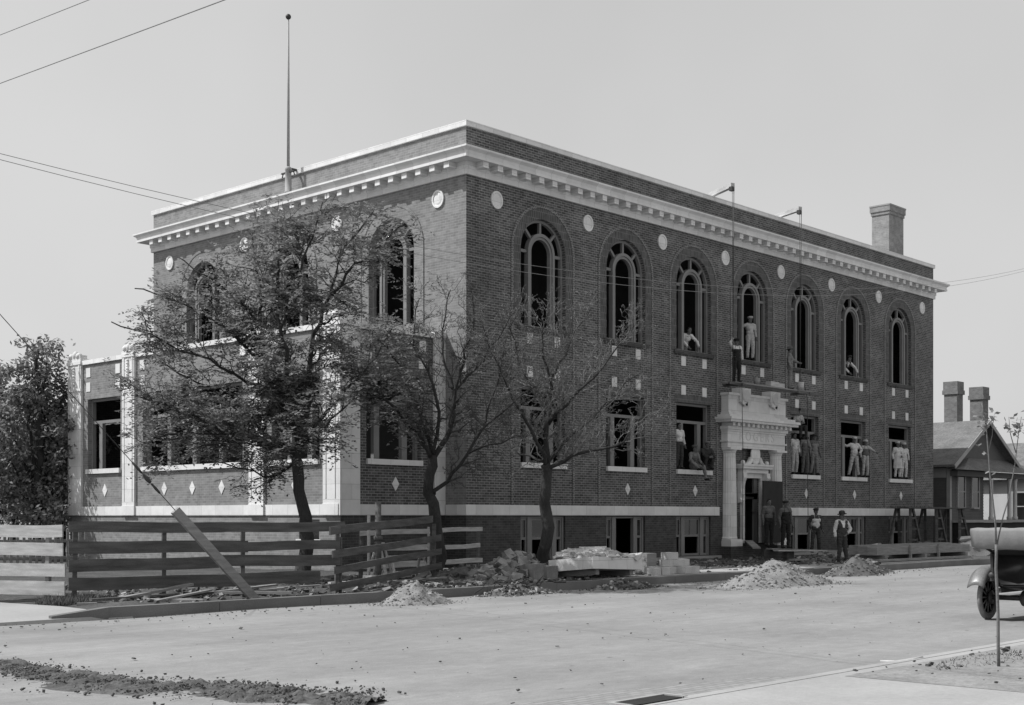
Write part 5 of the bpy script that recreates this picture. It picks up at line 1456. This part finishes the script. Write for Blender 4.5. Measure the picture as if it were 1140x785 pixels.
for i, x in enumerate((-2.6, .1, 2.6)):
    for sx in (-1, 1):
        mb = MB(); mb.beam((x + sx * .12, -.3, 1.98), (x + sx * .62, -.55, -.1), .13, .08); mb.build('leg', M['wood_dark'], t)
        mb = MB(); mb.beam((x + sx * .12, .4, 1.98), (x + sx * .62, .6, -.1), .13, .08); mb.build('leg', M['wood_dark'], t)
    for zz in (.5, 1.0, 1.5):
        mb = MB(); hw = .15 + (1.98 - zz) * .23; mb.box(x - hw, x + hw, -.42, -.36, zz, zz + .08); mb.build('rung', M['wood_dark'], t)
mb = MB()
for y in (-.42, -.1, .22): mb.box(-3.1, 3.9, y, y + .28, 1.99, 2.05)
mb.build('deck', M['wood_dark'], t)

# ------------------------------------------------------------------ wires
def span(name, label, p0, p1, sag, r=.007, n=24, group=None):
    p0 = Vector(p0); p1 = Vector(p1); pts = []
    for i in range(n + 1):
        q = i / n; p = p0.lerp(p1, q); p.z -= sag * 4 * q * (1 - q); pts.append(p)
    mb = MB(); mb.tube(pts, r, 5); return top(mb, name, M['wire'], label, 'wire', tuple(p0), group)
def onY(x, y, Y):
    r_ = FV + RV * (x - 570) / 1467 + Vector((0, 0, 1)) * (575.5 - y) / 1467; k_ = (Y - CAMP.y) / r_.y; return CAMP + r_ * k_
def wire_fit(name, label, pix, Y, r=.0065):
    """a wire hanging above the kerb line, height profile measured at a few points, smoothed to a parabola"""
    q = [onY(x, y, Y) for x, y in pix]
    n = len(q); S_ = [sum(p.x ** k for p in q) for k in range(5)]; B_ = [sum(p.z * p.x ** k for p in q) for k in range(3)]
    A_ = Matrix(((S_[0], S_[1], S_[2]), (S_[1], S_[2], S_[3]), (S_[2], S_[3], S_[4]))); c = A_.inverted() @ Vector(B_)
    xa, xb = q[0].x - 3, q[-1].x + 12
    pts = [(xa + (xb - xa) * i / 40, Y, c[0] + c[1] * (xa + (xb - xa) * i / 40) + c[2] * (xa + (xb - xa) * i / 40) ** 2) for i in range(41)]
    mb = MB(); mb.tube(pts, r, 5); return top(mb, name, M['wire'], label, 'wire', pts[0], 'pair of wires along the street')
wire_fit('telegraph_wire', 'upper wire of the thin pair crossing in front of the building', [(0, 170), (205, 222), (460, 274.5), (519, 283), (1090, 309)], -5.0)
wire_fit('telegraph_wire', 'lower wire of the thin pair crossing in front of the building', [(0, 177), (190, 226), (460, 283), (519, 292), (1090, 313)], -5.4)
a = ray(0, 92, 24); b = ray(245, 0, 17); span('telegraph_wire', 'lower of the two overhead wires across the top left sky', a + (a - b) * .8, b + (b - a) * 1.5, .02, .008)
a = ray(0, 38, 24); b = ray(95, 0, 20.5); span('telegraph_wire', 'upper of the two overhead wires across the top left sky', a + (a - b) * 1.8, b + (b - a) * 3, .02, .007)

# ------------------------------------------------------------------ houses at right
H = thing('wooden_house', 'dark one storey house with front gable and porch right of the building', 'house', (37, 1.1, .1))
def win(P, u0, u1, z0, z1, parent, m='trim'):
    mb = MB(); f = .10
    mb.boxP(P, u0 - f, u0, -.10, .03, z0 - f, z1 + f); mb.boxP(P, u1, u1 + f, -.10, .03, z0 - f, z1 + f); mb.boxP(P, u0, u1, -.10, .03, z1, z1 + f); mb.boxP(P, u0, u1, -.12, .03, z0 - f, z0); mb.boxP(P, u0, u1, -.085, -.04, (z0 + z1) / 2 - .03, (z0 + z1) / 2 + .03)
    o = mb.build('window', M[m], parent); mb = MB(); mb.boxP(P, u0, u1, -.06, -.05, z0, z1); mb.build('pane', M['glass'], o)
Hf = lambda u, n, z: (u, n, z); Hs = lambda u, n, z: (n, u, z)
mb = MB(); EV = 4.55
mb.box(0, 7.8, 1.6, 12, .0, EV); mb.box(0, 4.2, 0, 1.598, .0, EV)
zz = 0.4
while zz < EV - .1:                                            # clapboards
    mb.add([(-.03, 0, zz), (-.03, 12, zz), (0, 12, zz + .14), (0, 0, zz + .14), (0, 0, zz), (0, 12, zz)], [(0, 1, 2, 3), (0, 1, 5, 4)])
    mb.add([(0, -.03, zz), (4.2, -.03, zz), (4.2, 0, zz + .14), (0, 0, zz + .14), (0, 0, zz), (4.2, 0, zz)], [(0, 1, 2, 3), (0, 1, 5, 4)]); zz += .16
mb.add([(0, -.01, EV), (7.8, -.01, EV), (3.9, -.01, 6.75)], [(0, 1, 2)])
mb.build('wall', M['siding'], H)
mb = MB()
for s in (-1, 1):
    e = -.5 if s < 0 else 8.3
    mb.add([(e, -.5, 4.3), (3.9, -.5, 6.85), (3.9, 12.5, 6.85), (e, 12.5, 4.3), (e, -.5, 4.42), (3.9, -.5, 6.97), (3.9, 12.5, 6.97), (e, 12.5, 4.42)], [(0, 1, 2, 3), (4, 7, 6, 5), (0, 4, 5, 1), (3, 2, 6, 7), (0, 3, 7, 4)])
mb.build('roof', M['shingle'], H)
mb = MB()
for s in (-1, 1):
    e = -.5 if s < 0 else 8.3
    mb.beam((e, -.53, 4.29), (3.9, -.53, 6.84), .05, .2)
mb.box(-.06, .14, -.06, -.001, .1, 4.3); mb.box(-.06, -.001, .0, .14, .1, 4.3); mb.box(-.05, -.002, .16, 12, 3.75, 4.25)
mb.build('trim', M['trim'], H)
for u in (.9, 2.65): win(Hf, u, u + .8, 2.2, 3.85, H)
win(Hs, 3, 3.9, 2.0, 3.5, H); win(Hs, 7, 7.9, 2.0, 3.5, H)
dr = MB(); dr.box(4.8, 5.7, 1.54, 1.57, 1.5, 3.75); d_ = dr.build('door', M['board_black'], H); mb = MB(); mb.box(4.68, 4.797, 1.52, 1.57, 1.5, 3.9); mb.box(5.703, 5.82, 1.52, 1.57, 1.5, 3.9); mb.box(4.8, 5.7, 1.52, 1.57, 3.753, 3.9); mb.build('door_frame', M['trim'], d_)
pr = empty('porch'); pr.parent = H
mb = MB(); mb.box(.2, 9.8, -.6, -.06, 1.38, 1.52); mb.box(4.25, 9.8, -.058, 1.52, 1.38, 1.52); mb.build('porch_floor', M['trim'], pr)
mb = MB(); mb.box(.3, 9.7, -.5, -.07, .05, 1.37); mb.build('porch_skirt', M['board_black'], pr)
for x in (4.55, 7.0, 7.8, 9.5):
    mb = MB(); mb.lathe([(.15, 0), (.15, .15), (.11, .2), (.10, 2.1), (.13, 2.25), (.15, 2.3)], (x, -.3, 1.52), 12); mb.build('column', M['white_wall'], pr)
mb = MB(); mb.box(-.1, 9.8, -.5, -.09, 3.83, 4.12); mb.build('porch_beam', M['siding'], pr)
mb = MB(); mb.add([(-.4, -.95, 4.14), (10.1, -.95, 4.14), (10.1, -.04, 4.20), (-.4, -.04, 4.20), (2.2, -.05, 4.85), (8.0, -.05, 4.85)], [(0, 1, 5, 4), (0, 4, 3), (1, 2, 5), (0, 3, 2, 1)]); mb.build('porch_roof', M['shingle'], pr)
H2 = thing('pale_house', 'pale walled house part seen behind the porch at right edge', 'house', (48.5, -.2, .1))
mb = MB(); mb.box(0, 8, 0, 9, 0, 3.9); mb.build('wall', M['white_wall'], H2)
mb = MB(); mb.add([(-.5, -.5, 3.9), (8.5, -.5, 3.9), (8.5, 9.5, 3.9), (-.5, 9.5, 3.9), (4, 1.5, 6.3), (4, 7.5, 6.3)], [(0, 1, 4), (1, 2, 5, 4), (2, 3, 5), (3, 0, 4, 5), (0, 3, 2, 1)]); mb.build('roof', M['shingle'], H2)
win(Hf, 1.2, 3.0, 1.5, 3.1, H2); win(Hs, 1.2, 2.6, 1.5, 3.1, H2)
H3 = thing('large_house', 'large roofed house with two brick chimneys rising behind the dark house', 'house', (50, 22, .1))
mb = MB(); mb.box(0, 26, 0, 14, 0, 6.4); mb.build('wall', M['siding'], H3)
mb = MB(); mb.add([(-1, -1, 6.4), (27, -1, 6.4), (27, 15, 6.4), (-1, 15, 6.4), (5, 7, 9.6), (21, 7, 9.6)], [(0, 1, 5, 4), (1, 2, 5), (2, 3, 4, 5), (3, 0, 4), (0, 3, 2, 1)]); rf = mb.build('roof', M['roof'], H3)
def chim(x, d, ytop, w_, ybase):
    p = CAMP + (FV + RV * (x - 570) / 1467) * d; zt = 1.78 + (575.5 - ytop) / 1467 * d; zb = 1.78 + (575.5 - ybase) / 1467 * d - 2.5
    mb = MB(); q = (p.x - 50, p.y - 22); h = w_ / 2
    mb.box(q[0] - h, q[0] + h, q[1] - h, q[1] + h, zb, zt - .9); mb.box(q[0] - h - .1, q[0] + h + .1, q[1] - h - .1, q[1] + h + .1, zt - .9, zt - .6); mb.box(q[0] - h - .05, q[0] + h + .05, q[1] - h - .05, q[1] + h + .05, zt - .6, zt); mb.build('chimney', M['chimney_dark'], rf)
chim(1061.5, 93, 427, .95, 468); chim(1090, 95, 433, .95, 468)
for (x, y, h, sd) in [(58, -3.5, 5.2, 81), (54.5, 8, 6.2, 82)]:
    rb2 = random.Random(sd); T_ = dense(sd, (x, y, .1), blobs(h, 1.5, 8, rb2), h, 5000, M['leaf'], 'small tree growing behind the pale house' if sd == 81 else 'bushy tree between the two roofs at right'); T_['group'] = 'trees among the right hand houses'

# ------------------------------------------------------------------ touring car, seen from behind
CAR = thing('touring_car', 'black open touring car with folded pale canvas top parked by near kerb', 'car', (-7.1, -20.62, 0), 0)
WB, TRK, WR = 2.6, .71, .395
def wheel(x, y):
    wv = empty('wheel', (x, y, WR)); wv.parent = CAR
    Rx = Matrix.Rotation(pi / 2, 4, 'X')
    mb = MB(); vs = []; fs = []; n, m = 32, 10
    for i in range(n):
        a = 2 * pi * i / n
        for j in range(m):
            b_ = 2 * pi * j / m; rr = WR - .045 + .045 * cos(b_); vs.append((rr * cos(a), .042 * sin(b_), rr * sin(a)))
    for i in range(n):
        for j in range(m): fs.append((i * m + j, ((i + 1) % n) * m + j, ((i + 1) % n) * m + (j + 1) % m, i * m + (j + 1) % m))
    mb.add(vs, fs, True); mb.build('tyre', M['tyre'], wv)
    mb = MB(); pr_ = [(.312, -.025), (.285, -.025), (.285, .025), (.312, .025), (.312, -.025)]
    mb.lathe(pr_, (0, 0, 0), 32, Rx); 
    for k in range(12):
        a = 2 * pi * k / 12; mb.tube([(.05 * cos(a), 0, .05 * sin(a)), (.16 * cos(a), 0, .16 * sin(a)), (.29 * cos(a), 0, .29 * sin(a))], [.016, .011, .010], 6)
    mb.build('rim', M['spoke'], wv)
    mb = MB(); mb.lathe([(.03, -.09), (.065, -.08), (.085, -.03), (.085, .04), (.12, .05), (.12, .07), (.04, .09)], (0, 0, 0), 16, Rx); mb.build('hub', M['iron'], wv)
    return wv
for x in (0, WB):
    for s in (-1, 1): wheel(x, s * TRK)
def fender(x0_, s, rear):
    mb = MB(); vs = []; fs = []; pr_ = []
    ang = [rad(a) for a in range(35, 156, 8)] if rear else [rad(a) for a in range(-15, 160, 12)]
    R_ = WR + (.17 if rear else .12)
    for a in ang:
        x = x0_ - R_ * cos(a) if not rear else x0_ + R_ * cos(a) * 1.0
        z = WR + R_ * sin(a) * .98
        pr_.append((x, z))
    for (x, z) in pr_:
        for q in range(5):
            t_ = q / 4; vs.append((x, s * (.56 + .30 * t_), z - .06 * (2 * t_ - 1) ** 2))
    for i in range(len(pr_) - 1):
        for q in range(4): fs.append((i * 5 + q, i * 5 + q + 1, (i + 1) * 5 + q + 1, (i + 1) * 5 + q))
    mb.add(vs, fs, True); o = mb.build('fender', M['carfender'], CAR); md = o.modifiers.new('t', 'SOLIDIFY'); md.thickness = .012
for s in (-1, 1): fender(0, s, True); fender(WB, s, False)
# body tub: lofted sections along x (half width, z bottom, z top)
secs = [(-.52, .40, .62, 1.14), (-.40, .50, .58, 1.18), (-.1, .54, .55, 1.16), (.35, .56, .55, 1.10), (.8, .56, .55, 1.08), (1.25, .54, .55, 1.10), (1.75, .46, .55, 1.14), (1.80, .34, .60, 1.10), (2.55, .26, .60, 1.02)]
mb = MB(); vs = []; fs = []; m = 10
for (x, hw, z0, z1) in secs:
    for (yy, zf) in ((-1, 1), (-1.0, .8), (-.98, .4), (-.86, .08), (-.6, 0), (.6, 0), (.86, .08), (.98, .4), (1.0, .8), (1, 1)): vs.append((x, yy * hw, z0 + (z1 - z0) * zf))
for i in range(len(secs) - 1):
    for k in range(m - 1): fs.append((i * m + k, i * m + k + 1, (i + 1) * m + k + 1, (i + 1) * m + k))
fs.append(tuple(range(m))); fs.append(tuple((len(secs) - 1) * m + k for k in range(m))[::-1])
k0 = 6
for i in (6, 7): fs.append((i * m + m - 1, i * m, (i + 1) * m, (i + 1) * m + m - 1))
mb.add(vs, fs, True); o = mb.build('body', M['carblack'], CAR); md = o.modifiers.new('t', 'SOLIDIFY'); md.thickness = .03
for x in (-.25, .85):
    mb = MB(); mb.box(x, x + .5, -.48, .48, .62, .86); mb.box(x - .12, x + .02, -.48, .48, .86, 1.22); mb.build('seat', M['leather'], CAR)
# folded top: bundled canvas over bows behind the rear seat
mb = MB(); vs = []; fs = []
prof = [(-.90, 1.30), (-.86, 1.26), (-.55, 1.23), (-.1, 1.26), (.02, 1.34), (-.02, 1.46), (-.3, 1.54), (-.80, 1.60), (-.94, 1.59), (-.96, 1.54)]
n = 18; kk = len(prof)
for i in range(n + 1):
    y = -.62 + 1.24 * i / n; e = 1 - .06 * abs(y / .62) ** 6
    for (x, z) in prof:
        vs.append((-.45 + (x + .45) * e + .006 * sin(i * 1.7), y, 1.4 + (z - 1.4) * e + .006 * sin(i * 1.1 + x * 6)))
for i in range(n):
    for k in range(kk): fs.append((i * kk + k, i * kk + (k + 1) % kk, (i + 1) * kk + (k + 1) % kk, (i + 1) * kk + k))
fs += [tuple(range(kk)), tuple(n * kk + k for k in range(kk))[::-1]]
mb.add(vs, fs, True); mb.build('folded_top', M['cartop'], CAR)
for s in (-1, 1):
    mb = MB()
    for q in range(3): mb.tube([(.25, s * .58, 1.05), (-.2 - .1 * q, s * .66, 1.24 + .06 * q)], .015, 6)
    mb.build('top_bow', M['iron'], CAR)
mb = MB(); mb.tube([(0, -TRK, WR), (0, 0, WR), (0, TRK, WR)], .045, 10); mb.lathe([(.04, -.16), (.13, -.10), (.16, 0), (.13, .10), (.04, .16)], (0, 0, WR), 14, Matrix.Rotation(pi / 2, 4, 'X')); mb.build('rear_axle', M['iron'], CAR)
mb = MB(); mb.tube([(WB, -TRK, WR), (WB, 0, WR - .06), (WB, TRK, WR)], .03, 8); mb.build('front_axle', M['iron'], CAR)
mb = MB()
for q in range(4): mb.tube([(-.02, -.58 + .1 * q, .50 + .05 * q), (-.06, 0, .72 + .02 * q - .04), (-.02, .58 - .1 * q, .50 + .05 * q)], .02, 6)
for s in (-1, 1): mb.box(-.45, 2.6, s * .32 - .03, s * .32 + .03, .50, .58)
mb.build('chassis', M['iron'], CAR)
for s in (-1, 1):
    mb = MB(); mb.box(.42, 2.0, s * .60 if s > 0 else -.84, .84 if s > 0 else -.60, .36, .40); mb.build('running_board', M['carfender'], CAR)
    mb = MB(); mb.lathe([(.06, -.12), (.11, -.08), (.12, .04), (.11, .05)], (2.72, s * .34, .92), 14, Matrix.Rotation(pi / 2, 4, 'Y')); mb.build('headlight', M['iron'], CAR)
mb = MB(); mb.box(2.552, 2.62, -.27, .27, .58, 1.06); mb.build('radiator', M['iron'], CAR)
mb = MB(); mb.box(1.60, 1.62, -.52, .52, 1.12, 1.16); mb.box(1.60, 1.62, -.52, .52, 1.62, 1.65); mb.box(1.60, 1.62, -.52, -.49, 1.162, 1.618); mb.box(1.60, 1.62, .49, .52, 1.162, 1.618); ws = mb.build('windscreen', M['iron'], CAR)
mb = MB(); mb.tube([(1.05 + .19 * cos(2 * pi * k / 20) * .5, .24 + .19 * sin(2 * pi * k / 20), 1.18 + .19 * cos(2 * pi * k / 20) * .8) for k in range(21)], .013, 6, False); mb.tube([(1.05, .24, 1.18), (1.55, .24, .85)], .015, 6); mb.build('steering_wheel', M['iron'], CAR)
mb = MB(); mb.lathe([(.02, -.03), (.05, -.02), (.05, .03), (.045, .04)], (-.56, .40, .80), 12, Matrix.Rotation(-pi / 2, 4, 'Y')); mb.box(-.55, -.50, .36, .44, .70, .78); mb.build('tail_lamp', M['iron'], CAR)
